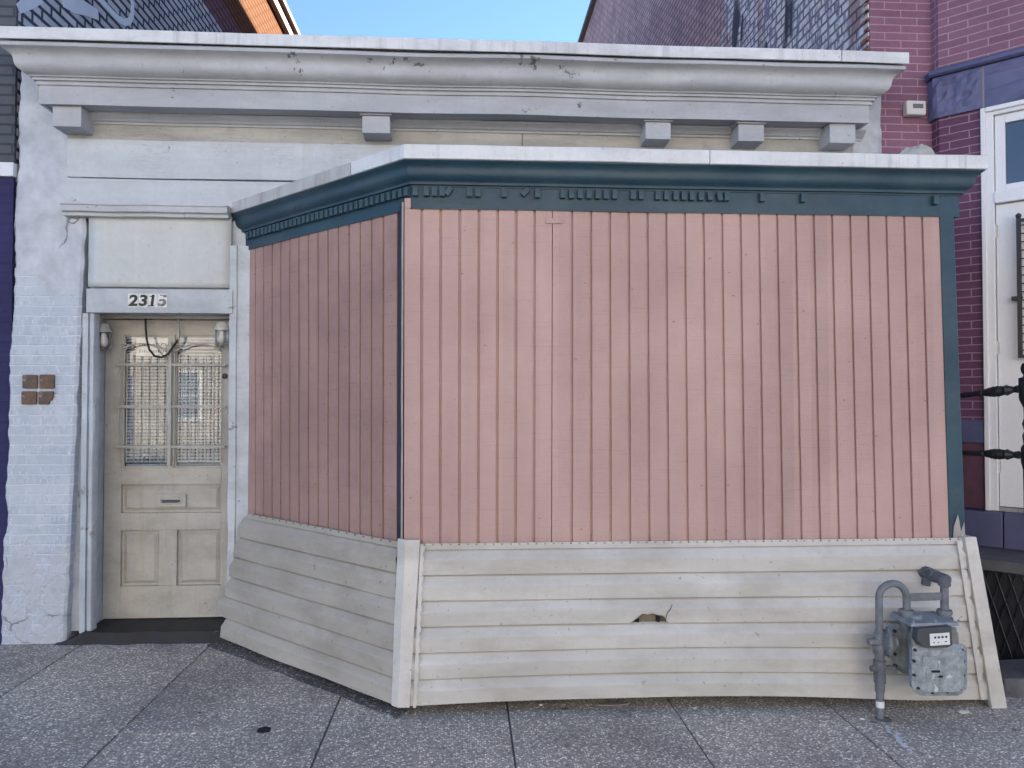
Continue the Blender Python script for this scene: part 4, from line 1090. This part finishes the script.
# inlet and outlet unions, outlet pipe, tie bar
for px in (906.5, 944.5):
    mb = MB()
    x = G(px, 620, Yr).x; z = G(px, 617.5, Yr).z - .02
    mb.lathe((x, Yr, z), (0,0,1), [(-.05,.03),(-.01,.034),(0,.034),(.002,.040),(.022,.040),(.024,.032),(.04,.032),(.042,.038),(.060,.036),(.062,.022)], 12)
    mb.build('pipe_union', M['pipe'], gm, smooth=True)
mb = MB(); xo = G(944.5, 600, Yr).x; zo = G(944.5, 582, Yr).z
mb.tube([(xo, Yr, G(944.5, 613, Yr).z), (xo, Yr, zo+.005)], .020, 14); mb.build('outlet_pipe', M['pipe'], gm, smooth=True)
mb = MB(); ex = G(921, 571, 4.02); 
d_ = (Vector((ex.x, 4.05, ex.z)) - Vector((xo, Yr, zo+.012)))
p1 = Vector((xo, Yr, zo+.012))
mb.lathe((xo, Yr, zo-.022), (0,0,1), [(0,.024),(.004,.031),(.016,.031),(.02,.028),(.045,.030),(.058,.02),(.06,0)], 14)
mb.tube([p1 + Vector((.008,-.01,0)), p1 + d_*.15, p1 + d_*.30], [.028,.031,.027], 14)
mb.tube([p1 + d_*.28, p1 + d_*.29, p1 + d_*.40, p1 + d_*.41], [.026,.034,.034,.026], 12)
mb.tube([p1 + d_*.40, p1 + d_*1.0], .023, 14)
mb.tube([p1 + d_*.52, p1 + d_*.53, p1 + d_*.85, p1 + d_*.86], [.022,.036,.036,.024], 12)
c = p1 + d_*.60; mb.tube([c, c + Vector((-.02,-.01,-.06))], [.024,.022], 12)
mb.build('outlet_elbow', M['pipe_dark'], gm, smooth=True)
mb = MB(); mb.hexa([(xr2+.012, Yr-.006, G(908, 601, Yr).z), (xo-.012, Yr-.006, G(942, 600, Yr).z), (xo-.012, Yr+.002, G(942, 600, Yr).z), (xr2+.012, Yr+.002, G(908, 601, Yr).z),
                       (xr2+.012, Yr-.006, G(908, 593.3, Yr).z), (xo-.012, Yr-.006, G(942, 592.3, Yr).z), (xo-.012, Yr+.002, G(942, 592.3, Yr).z), (xr2+.012, Yr+.002, G(908, 593.3, Yr).z)])
mb.build('tie_bar', M['pipe'], gm, bevel=.002)

# ------------------------------------------------------------------ left neighbour
XS = XL1 - .035; YLF = YW + .03
lh = thing('grey_brick_house', (-5.5, YLF, 0), 'tall grey painted brick house with white painted strokes and sunlit orange brick near its eave', 'building')
EH = atX(288, 32, XS).z
mb = MB(); mb.box(-9.5, XS, YLF+.006, YLF+22, -.1, EH); mb.build('side_wall', M['leftside'], lh)
# front wall skin: charcoal above, white band, purple below
zw1, zw0 = Zp(164, YLF, 6), Zp(178, YLF, 6)
mb = MB(); mb.box(-9.5, XS-.001, YLF-.02, YLF+.004, zw1, EH-.002); mb.build('front_wall', M['darkfront'], lh)
mb = MB(); mb.box(-9.5, XS+.01, YLF-.05, YLF+.004, zw0, zw1-.002); mb.build('stone_band', M['mural'], lh, bevel=.004)
mb = MB(); mb.box(-9.5, XS-.002, YLF-.022, YLF+.004, -.1, zw0-.002); mb.build('lower_wall', M['purple_strip'], lh)
# eaves along the side wall
mb = MB(); mb.box(XS-.6, XS+.16, YLF-.1, YLF+22.2, EH+.002, EH+.09); mb.box(XS+.006, XS+.09, YLF-.05, YLF+22, EH-.16, EH-.002); mb.build('eave', M['eave'], lh, bevel=.01)
mb = MB(); mb.hexa([(-9.6,YLF-.2,EH+.1),(XS+.14,YLF-.2,EH+.1),(XS+.14,YLF+22.2,EH+.1),(-9.6,YLF+22.2,EH+.1),(-9.6,YLF,EH+.5),(XS-.2,YLF,EH+.3),(XS-.2,YLF+22,EH+.3),(-9.6,YLF+22,EH+.5)]); mb.build('roof', M['roofing'], lh)
# painted white strokes on the side wall
def stroke(pts, w):
    mb = MB(); P = [atX(a, b, XS) for a, b in pts]; ws = w if isinstance(w, list) else [w]*len(P); L_, R_ = [], []
    for i, p in enumerate(P):
        t = (P[min(i+1, len(P)-1)] - P[max(i-1, 0)]).normalized(); s_ = Vector((0, -t.z, t.y))
        L_.append(p + s_*ws[i]); R_.append(p - s_*ws[i])
    for i in range(len(P)-1):
        mb.hexa([L_[i], L_[i+1], R_[i+1], R_[i]] + [q + Vector((.004,0,0)) for q in (L_[i], L_[i+1], R_[i+1], R_[i])])
    mb.build('white_stroke', M['mural'], lh)
stroke([(62,-2),(72,3),(84,8),(98,15)], [.06,.07,.055,.04])
stroke([(97,-4),(104,4),(112,13),(119,19.5),(125,22.5),(129.5,21),(132,15),(132.5,6),(131,-3)], [.03]*9)
stroke([(18,9),(24,5),(32,0),(40,-5)], [.03,.04,.05,.05])

# ------------------------------------------------------------------ right neighbour (plum brick)
YR = YW + .03
XRS = Xp(872, YR); ROOF = atX(590, 20, XRS).z
rh = thing('plum_brick_house', (5.2, YR, 0), 'tall plum painted brick house with blue stone bands and a white door', 'building')
mb = MB(); mb.box(XRS, 11, YR+.006, YR+20, -.3, ROOF); mb.build('side_wall', M['rightside'], rh)
mb = MB(); mb.box(XRS-.10, 11.1, YR-.05, YR+20.1, ROOF+.002, ROOF+.1); mb.build('roof', M['roofing'], rh)
XI = Xp(933.5, YR)          # inside corner
mb = MB(); mb.box(XRS+.002, XI+.02, YR-.015, YR+.004, -.3, ROOF-.002); mb.build('front_wall', M['plum'], rh)
# toothed bare brick at the corner of the side wall
mb = MB(); z = Zp(60, YR, 865); k = 0
while z < 4.9:
    w = .05 if k % 2 else .10
    mb.box(XRS-.012, XRS+.0018, YR-.012, YR+w, z, z+.056); z += .072; k += 1
mb.build('broken_brick_edge', M['redbrick'], rh, bevel=.006)
YB0 = YR - .10
Q0_ = Vector((XI, YB0, 0)); t45 = Vector((.70711, -.70711, 0)); n45 = Vector((-.70711, -.70711, 0))
SMAX = 1.55
def on45(px, py, o_=0.0):
    p = atP(px, py, Q0_ + n45*o_, n45); return (p-Q0_).dot(t45), p.z
def box45(mb, s0, s1, z0, z1, o0, o1):
    a = [Q0_ + t45*s + n45*o_ for s, o_ in ((s0, o1), (s1, o1), (s1, o0), (s0, o0))]
    mb.hexa([p + Vector((0,0,z0)) for p in a] + [p + Vector((0,0,z1)) for p in a])
sF0 = (on45(979, 130)[0] + on45(986, 400)[0])/2       # outer edge of the door frame
zBt, zBb = on45(950, 68)[1], on45(950, 116)[1]      # blue band
zMt = on45(950, 75)[1]
zDs = on45(1000, 511)[1]                              # door sill
zS1, zS0 = on45(975, 420)[1], on45(975, 443)[1]
zP0 = zDs
endp = Q0_ + t45*SMAX
mb = MB()
# short return then the canted face, brick in bands
def face(z0, z1, s0, s1, mat, name, o=0.0, ret=True, bev=0):
    mb = MB(); box45(mb, s0, s1, z0, z1, -.25, o)
    if ret and s0 <= 0: mb.box(XI, XI+.3, YB0+.0, YR+.0, z0, z1)
    return mb.build(name, mat, rh, bevel=bev)
face(zBt, ROOF-.01, 0, SMAX, M['plum'], 'bay_wall')
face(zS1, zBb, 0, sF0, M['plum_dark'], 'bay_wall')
face(zS0, zS1, -.01, sF0, M['bluesmooth'], 'blue_stone', o=.015, bev=.006)
# rough plum stone
mb = MB(); box45(mb, -.005, sF0, zP0, zS0, -.25, .008); mb.build('rough_stone', M['plumstone'], rh, bevel=.01)
# blue band with moulding, two blocks
s1b = on45(984, 90)[0]
for a, b in ((-.035, s1b-.006), (s1b+.006, SMAX+.03)):
    n = 10; mb = MB(); gg = []
    for j in range(9):
        gg.append(mb.vs([Q0_ + t45*(a+(b-a)*i/n) + n45*(.03 + (.034*noise.fractal((a*9+i*.9, j*.8, 4), 1, 2, 3) if 0 < i < n and 0 < j < 8 else -.008)) + Vector((0,0,zBb+(zMt-.004-zBb)*j/8)) for i in range(n+1)]))
    for j in range(8):
        for i in range(n): mb.f.append([gg[j][i], gg[j][i+1], gg[j+1][i+1], gg[j+1][i]])
    box45(mb, a+.001, b-.001, zBb+.001, zMt-.005, -.25, .020)
    mb.build('blue_stone', M['bluestone'], rh)
mb = MB(); box45(mb, s1b-.007, s1b+.007, zBb, zMt-.004, -.2, .019); mb.build('stone_joint', M['mortar'], rh)
mb = MB()
seg = [[Q0_ + t45*(-.05 + (SMAX+.08)*i/8) + n45*(o_) + Vector((0,0,z)) for o_, z in ((-.2, zMt), (.045, zMt), (.06, zMt+.012), (.06, zBt-.014), (.045, zBt), (-.2, zBt+.002))] for i in range(9)]
mb.rings(seg); mb.box(XI-.05, XI+.2, YB0-.0, YR+.01, zMt, zBt); mb.build('string_course', M['bluesmooth'], rh)
mb = MB(); mb.box(XI-.028, XI+.25, YB0+.002, YR+.008, zBb, zMt-.004); mb.build('blue_stone', M['bluestone'], rh)
# base / sill course
zW0 = on45(985, 545)[1]
mb = MB(); sj = on45(1005, 530)[0]
box45(mb, -.2, sj-.003, zW0, zDs-.003, -.25, .07); box45(mb, sj+.003, SMAX+.1, zW0, zDs-.003, -.25, .07); mb.build('blue_sill', M['bluesmooth'], rh, bevel=.006)
mb = MB(); box45(mb, -.3, SMAX, -.4, zW0-.002, -.25, .02); mb.build('base_wall', M['bluestone'], rh)
# white door frame, transom window, door
sF1 = sF0 + 1.02; fw = on45(996, 300)[0]-on45(987, 300)[0]
mb = MB()
zTw, zTb = on45(1004, 122)[1], on45(1004, 190)[1]
zDt = on45(1000, 203)[1]
fwid = .075
box45(mb, sF0+.001, sF0+fwid, zDs, zBb-.002, -.2, .01); box45(mb, sF1-fwid, sF1, zDs, zBb-.002, -.2, .01)
box45(mb, sF0+fwid, sF1-fwid, zTw+.06, zBb-.002, -.2, .009)
box45(mb, sF0+fwid, sF1-fwid, zDt, zTb-.005, -.2, .02)
box45(mb, sF0+.002, sF0+.03, zDs, zBb-.003, .0102, .028)
box45(mb, sF0+.031, sF1-.03, zBb-.035, zBb-.003, .0102, .028)
mb.build('door_frame', M['whitewood'], rh, bevel=.004)
w = thing.__call__ if False else None
mb = MB(); a, b = sF0+fwid+.003, sF1-fwid-.003; zb_, zt_ = zTb, zTw+.058; fr_ = .06
box45(mb, a, a+fr_, zb_, zt_, -.05, -.015); box45(mb, b-fr_, b, zb_, zt_, -.05, -.015); box45(mb, a+fr_, b-fr_, zb_, zb_+fr_*.7, -.05, -.015); box45(mb, a+fr_, b-fr_, zt_-fr_, zt_, -.05, -.015)
win = mb.build('transom_window', M['whitewood'], rh, bevel=.004)
mb = MB(); box45(mb, a+fr_-.005, b-fr_+.005, zb_+.03, zt_-.05, -.045, -.035); mb.build('pane', M['winglass'], win)
mb = MB(); box45(mb, sF1+.001, SMAX, zS1, zBb, -.25, 0); mb.build('bay_wall', M['plum'], rh)
mb = MB(); box45(mb, sF0+fwid+.004, sF1-fwid-.004, zDs+.03, zDt-.005, -.07, -.02)
wd = mb.build('door', M['whitewood'], rh, bevel=.003)
mb = MB(); box45(mb, sF0+fwid, sF1-fwid, zDs-.001, zDs+.026, -.15, -.004); mb.build('threshold', M['lampmetal'], rh)
for py in (231, 348, 466):
    s_, z = on45(993, py); s_ = sF0+fwid
    mb = MB(); box45(mb, s_-.012, s_+.016, z-.04, z+.04, -.019, -.011); p = Q0_ + t45*s_ + n45*(-.008)
    mb.tube([p+Vector((0,0,z-.045)), p+Vector((0,0,z+.045))], .008, 8); mb.build('hinge', M['lampwhite'], wd)
# security grille on the white door
mb = MB(); og = .03
s0g, zt_g = on45(1018.5, 219, og); zb_g = on45(1018.5, 358, og)[1]; s1g = s0g + .42
def bar45(s0, s1, z0, z1, o0=og-.008, o1=og+.008): box45(mb, s0, s1, z0, z1, o0, o1)
bar45(s0g-.013, s0g+.013, zb_g, zt_g+.01); bar45(s1g-.012, s1g+.012, zb_g, zt_g+.01); bar45(s0g, s1g, zt_g-.02, zt_g, og-.007, og+.007); bar45(s0g, s1g, zb_g, zb_g+.02, og-.007, og+.007)
z = zb_g+.05
while z < zt_g-.03: bar45(s0g, s1g, z-.004, z+.004, og-.004, og+.004); z += .055
for k in range(1, 6): q = s0g+(s1g-s0g)*k/6; bar45(q-.004, q+.004, zb_g, zt_g, og-.0035, og+.0035)
p = Q0_ + t45*s0g + n45*og + Vector((0,0,zt_g+.005)); mb.lathe(p, (0,0,1), [(0,.006),(.008,.016),(.02,.018),(.03,.010),(.036,0)], 12)
zz = on45(1018, 298, og)[1]; bar45(s0g-.045, s0g+.013, zz-.012, zz+.012, -.019, og+.006)
mb.build('door_guard', M['iron'], wd)
# front face and other side of that projecting bay (off to the right)
mb = MB(); mb.box(endp.x, 8.2, endp.y, YR, -.4, ROOF-.012); mb.build('bay_front', M['plum'], rh)

# box on the plum wall
bx = atY(917, 106, YR-.015)
jb = thing('wall_sensor_box', bx, 'small white plastic box fixed to the plum brick wall', 'wall box')
mb = MB(); q0, q1 = atY(907.5, 114, YR-.08), atY(927, 100, YR-.08)
mb.box(q0.x, q1.x, YR-.075, YR-.016, q0.z, q1.z); mb.build('casing', M['plastic'], jb, bevel=.012)
mb = MB(); q0, q1 = atY(913.5, 107.8, YR-.08), atY(923.5, 103.8, YR-.08); mb.box(q0.x, q1.x, YR-.079, YR-.070, q0.z, q1.z); mb.build('lens', M['lens'], jb)

# crumpled bundle on the bay roof
mb = MB(); c = atY(917, 152, 4.2); rr = []
for j in range(8):
    ph_ = math.pi*.5*j/7; ring = []
    for i in range(22):
        th = 2*math.pi*i/22; rad = .105*math.cos(ph_)*(1+.25*noise.noise((math.cos(th)*2, math.sin(th)*2, j*.3)))+.002
        ring.append((c.x + rad*math.cos(th)*1.15, 4.2+rad*.7*math.sin(th), ct+.012 + .115*math.sin(ph_)*(1+.35*noise.noise((th, j*.5, 7)))))
    rr.append(ring)
mb.rings(rr)
tag(mb.build('sealant_mound', M['sealant'], smooth=True), 'dirty off-white mound on the bay roof beside the plum wall', 'mound')

# ------------------------------------------------------------------ iron railing and stoop at the right
rl_ = thing('iron_railing', (0,0,0), 'black cast-iron railing with two turned bars and a newel', 'railing')
Ya, Yb_ = 4.42, 4.12
for (pa_, pb_) in (((955, 396), (1019, 389)), ((958, 452.5), (1019, 455))):
    a = atY(*pa_, Ya); b = atY(*pb_, Yb_); L = (b-a).length
    profr = [(0,.015),(.38,.0165),(.40,.021),(.43,.021),(.46,.018),(.52,.024),(.6,.030),(.72,.031),(.78,.024),(.80,.030),(.84,.030),(.88,.021),(.93,.017),(1.0,.024)]
    mb = MB()
    pts, rs = [], []
    for i in range(40):
        t = i/39
        for (t0, r0), (t1, r1) in zip(profr, profr[1:]):
            if t0 <= t <= t1: r_ = r0 + (r1-r0)*(t-t0)/(t1-t0)
        pts.append(a.lerp(b, t)); rs.append(r_*(1+ (.06*math.sin(i*2.4) if t > .4 else 0)))
    mb.tube(pts, rs, 12); mb.build('rail', M['iron'], rl_, smooth=True)
nwx = atY(1029, 400, Yb_).x; zn = lambda py: atY(1029, py, Yb_).z
mb = MB(); zb_n = gz(nwx)
mb.lathe((nwx, Yb_, zb_n), (0,0,1), [(0,.05),(.05,.05),(.06,.035),(.4,.03),(zn(470)-zb_n,.034),(zn(462)-zb_n,.044),(zn(448)-zb_n,.044),(zn(444)-zb_n,.03),(zn(436)-zb_n,.036),(zn(431)-zb_n,.026),(zn(424)-zb_n,.036),(zn(418)-zb_n,.026),(zn(408)-zb_n,.028),(zn(401)-zb_n,.045),(zn(398)-zb_n,.05),(zn(378)-zb_n,.05),(zn(377)-zb_n,.03),(zn(375)-zb_n,.026),
      (zn(372.5)-zb_n,.036),(zn(368)-zb_n,.040),(zn(363.5)-zb_n,.032),(zn(361.5)-zb_n,.0)], 14)
mb.build('newel_post', M['iron'], rl_, smooth=True)
# stoop: slab, iron cheek, stone block
st = thing('stoop', (3.4, 4.6, 0), 'dark iron-sided stoop with a grey slab under the white door', 'steps')
zsl = on45(990, 549, .07)[1]
mb = MB(); box45(mb, -.05, SMAX+.2, zsl-.07, zsl, .072, .47); mb.build('slab', M['kerbstone'], st, bevel=.008)
for o_ in st.children: o_.data.materials[0] = M['slabstone']
mb = MB(); box45(mb, -.05, SMAX+.2, -.2, zsl-.072, .40, .42)
zch0, zch1 = gz(3.4)-.02, zsl-.08
for k in range(26):
    s_ = -.05 + k*.07
    a = Q0_ + t45*s_ + n45*.43 + Vector((0,0,zch0)); b = Q0_ + t45*(s_+.18) + n45*.43 + Vector((0,0,zch1)); mb.tube([a, b], .007, 6)
    a = Q0_ + t45*(s_+.18) + n45*.432 + Vector((0,0,zch0)); b = Q0_ + t45*s_ + n45*.432 + Vector((0,0,zch1)); mb.tube([a, b], .006, 6)
mb.build('iron_cheek', M['iron'], st)
mb = MB(); a = atZ(1004, 697, gz(3)); 
pts = [(a.x, a.y, gz(3)-.02), (a.x+.9, a.y-.1, gz(3)-.02), (a.x+.9, a.y+.35, gz(3)-.02), (a.x+.06, a.y+.3, gz(3)-.02)]
mb.prism(pts, (0,0,.12)); o = mb.build('stone_block', M['slabstone'], bevel=.015); tag(o, 'low grey stone block on the pavement beside the beige corner trim', 'stone block')

# ------------------------------------------------------------------ ground litter
def pebble(px, py, r, mat, label, flat=.45, cat='stone'):
    c = atZ(px, py, 0); c.z = gz(c.x); bm = bmesh.new(); bmesh.ops.create_icosphere(bm, subdivisions=3, radius=1)
    for v in bm.verts:
        k = 1 + .3*noise.noise(v.co*1.3 + Vector((px, py, 0))); v.co = Vector((v.co.x*r*1.35*k, v.co.y*r*k, v.co.z*r*flat*k + r*flat*.75))
    me = bpy.data.meshes.new('pebble'); bm.to_mesh(me); bm.free(); me.materials.append(mat)
    for pl in me.polygons: pl.use_smooth = True
    o = bpy.data.objects.new('pebble', me); COL.objects.link(o); o.location = c; tag(o, label, cat); return o
pebble(963, 706, .022, M['pebble'], 'pale oval pebble on the pavement under the gas meter')
pebble(862, 713.5, .009, M['pebble_w'], 'tiny white stone left of the gas meter riser pipe')
pebble(695, 704.5, .009, M['pebble_w'], 'tiny white stone in front of the siding, right of the torn hole')
pebble(541, 703, .009, M['pebble_w'], 'tiny white stone by the siding foot, right of the corner trim')
pebble(838, 714, .006, M['pebble'], 'tiny grey-white chip near the slab joint left of the meter')
mb = MB(); c = atZ(613, 701, 0); pts = []
for k in range(18):
    an = 2*math.pi*k/18; r_ = 1+.45*noise.noise((math.cos(an)*2, math.sin(an)*2, 5)); p = (c.x+.09*r_*math.cos(an), c.y-.01+.022*r_*math.sin(an), gz(c.x)+.001); pts.append(p)
mb.prism(pts, (0,0,.006)); o = mb.build('mortar_crumb', M['mortar'], bevel=.003); tag(o, 'flat pale crumb of mortar at the foot of the siding', 'debris')
mb = MB(); c = atZ(264, 730, .0); mb.lathe((c.x, c.y, .0), (0,0,1), [(-.01,.033),(.003,.033),(.005,.027),(.0052,.0)], 20)
tag(mb.build('pavement_plug', M['felt'], smooth=True), 'small round dark plug set in the pavement before the left skirt', 'plug')
# worn paint marks beside the meter
mb = MB()
for k in range(34):
    t = k/33; c = atZ(889+22*t+random.uniform(-3,3), 722+24*t+random.uniform(-2,2), 0); z = gz(c.x)+.0035; r_ = random.uniform(.004, .014)*(1.2-abs(t-.5))
    mb.prism([(c.x+r_*math.cos(a_)*random.uniform(.6,1.3), c.y+r_*math.sin(a_)*random.uniform(.6,1.6), z) for a_ in [i*math.pi/3.5 for i in range(7)]], (0,0,.0008))
struct(mb.build('pavement_paint_marks', M['chalk']), 'structure')

# ------------------------------------------------------------------ across the street (seen in the glass, lights the front)
def row_house(x0, x1, h, mat, label):
    r = thing('row_house', ((x0+x1)/2, -14.6, 0), label, 'building', 'row houses across the street')
    mb = MB(); mb.box(x0+.01, x1-.01, -24, -14.6, -.2, h); mb.build('wall', mat, r)
    mb = MB(); mb.box(x0+.005, x1-.005, -14.59, -14.1, h-.35, h+.15); mb.build('cornice', M['whitewood'], r, bevel=.05)
    n = 3; w = (x1-x0)/n
    for fl in range(int(h//3)):
        for k in range(n):
            cx = x0 + w*(k+.5); z0 = .9 + fl*3.1
            if fl == 0 and k == 0:
                mb = MB(); mb.box(cx-.5, cx+.5, -14.6, -14.52, 0, 2.4); mb.build('door', M['bluesmooth'], r, bevel=.01); continue
            if z0+1.7 > h-.4: continue
            mb = MB()
            for a, b, c, d in ((-.55,-.45,z0,z0+1.7),(.45,.55,z0,z0+1.7),(-.45,.45,z0,z0+.1),(-.45,.45,z0+1.6,z0+1.7),(-.45,.45,z0+.82,z0+.88)): mb.box(cx+a, cx+b, -14.6, -14.53, c, d)
            wn = mb.build('window', M['whitewood'], r)
            mb = MB(); mb.box(cx-.45, cx+.45, -14.6, -14.57, z0+.1, z0+1.6); mb.build('pane', M['farpane'], wn)
B1 = brick('cream_painted_brick', C(.80,.75,.65), C(.77,.72,.62), C(.55,.52,.46)); B2 = brick('pale_brick', C(.62,.52,.44), C(.58,.48,.4), C(.6,.55,.5)); B3 = brick('white_painted_brick_far', C(.82,.79,.72), C(.8,.77,.70), C(.7,.7,.68))
for k, (a, b, h, m_, l) in enumerate(((-19,-12.5,11.2,B3,'white painted row house across the street, leftmost seen from its pavement'), (-12.4,-6,10.6,B2,'tan brick row house across the street between a white and a cream one'),
        (-5.9,.5,11.0,B1,'cream brick row house straight across from the shop'), (.6,7,10.7,B3,'white painted row house across the street beside the cream one'), (7.1,13.5,11.2,B2,'tan brick row house at the far end across the street'))):
    row_house(a, b, h, m_, l)
tr = thing('bare_tree', (-15.4, -11.4, -.05), 'bare leafless street tree on the far pavement', 'tree')
mb = MB()
def limb(p, d, L, r, lv):
    pts = [p]; rs = [r]; q = p.copy(); dd_ = d.copy()
    for i in range(4):
        dd_ = (dd_ + Vector((random.uniform(-.15,.15), random.uniform(-.15,.15), .06))).normalized(); q = q + dd_*L/4; pts.append(q.copy()); rs.append(r*(1-.12*(i+1)))
    mb.tube(pts, rs, 8 if lv < 2 else 5)
    if lv < 5:
        for k in range(3 if lv < 4 else 4):
            a = random.uniform(0, 6.28); sd = dd_.orthogonal().normalized(); sd.rotate(Matrix.Rotation(a, 3, dd_))
            limb(pts[-1] if k < 2 else pts[-2], (dd_ + sd*random.uniform(.45,.85)).normalized(), L*random.uniform(.62,.8), rs[-1]*.68, lv+1)
limb(Vector((-15.4,-11.4,-.05)), Vector((0,0,1)), 2.8, .16, 0)
mb.build('trunk', M['bark'], tr, smooth=True)

# ------------------------------------------------------------------ light
SAZ, SEL = R(48), R(25)      # azimuth from +Y towards +X
S = Vector((math.sin(SAZ)*math.cos(SEL), math.cos(SAZ)*math.cos(SEL), math.sin(SEL)))
sd = bpy.data.lights.new('sun', 'SUN'); sd.energy = 5.0; sd.angle = R(.5); sd.color = (1, .92, .78)
so = bpy.data.objects.new('sun', sd); COL.objects.link(so); so.rotation_euler = (-S).to_track_quat('-Z', 'Y').to_euler(); so.location = (10, 20, 30)
wd_ = bpy.data.worlds.new('World'); scene.world = wd_; wd_.use_nodes = True; nt_ = wd_.node_tree
sky = nt_.nodes.new('ShaderNodeTexSky'); sky.sky_type = 'NISHITA'; sky.sun_disc = False; sky.sun_elevation = SEL; sky.sun_rotation = SAZ
sky.air_density = .7; sky.dust_density = 0.0; sky.ozone_density = 3.5
bg = nt_.nodes['Background']; bg.inputs[1].default_value = .06; nt_.links.new(sky.outputs[0], bg.inputs[0])
vs = scene.view_settings; vs.view_transform = 'Standard'; vs.look = 'None'; vs.exposure = 2.7; vs.gamma = 1
scene.render.film_transparent = False
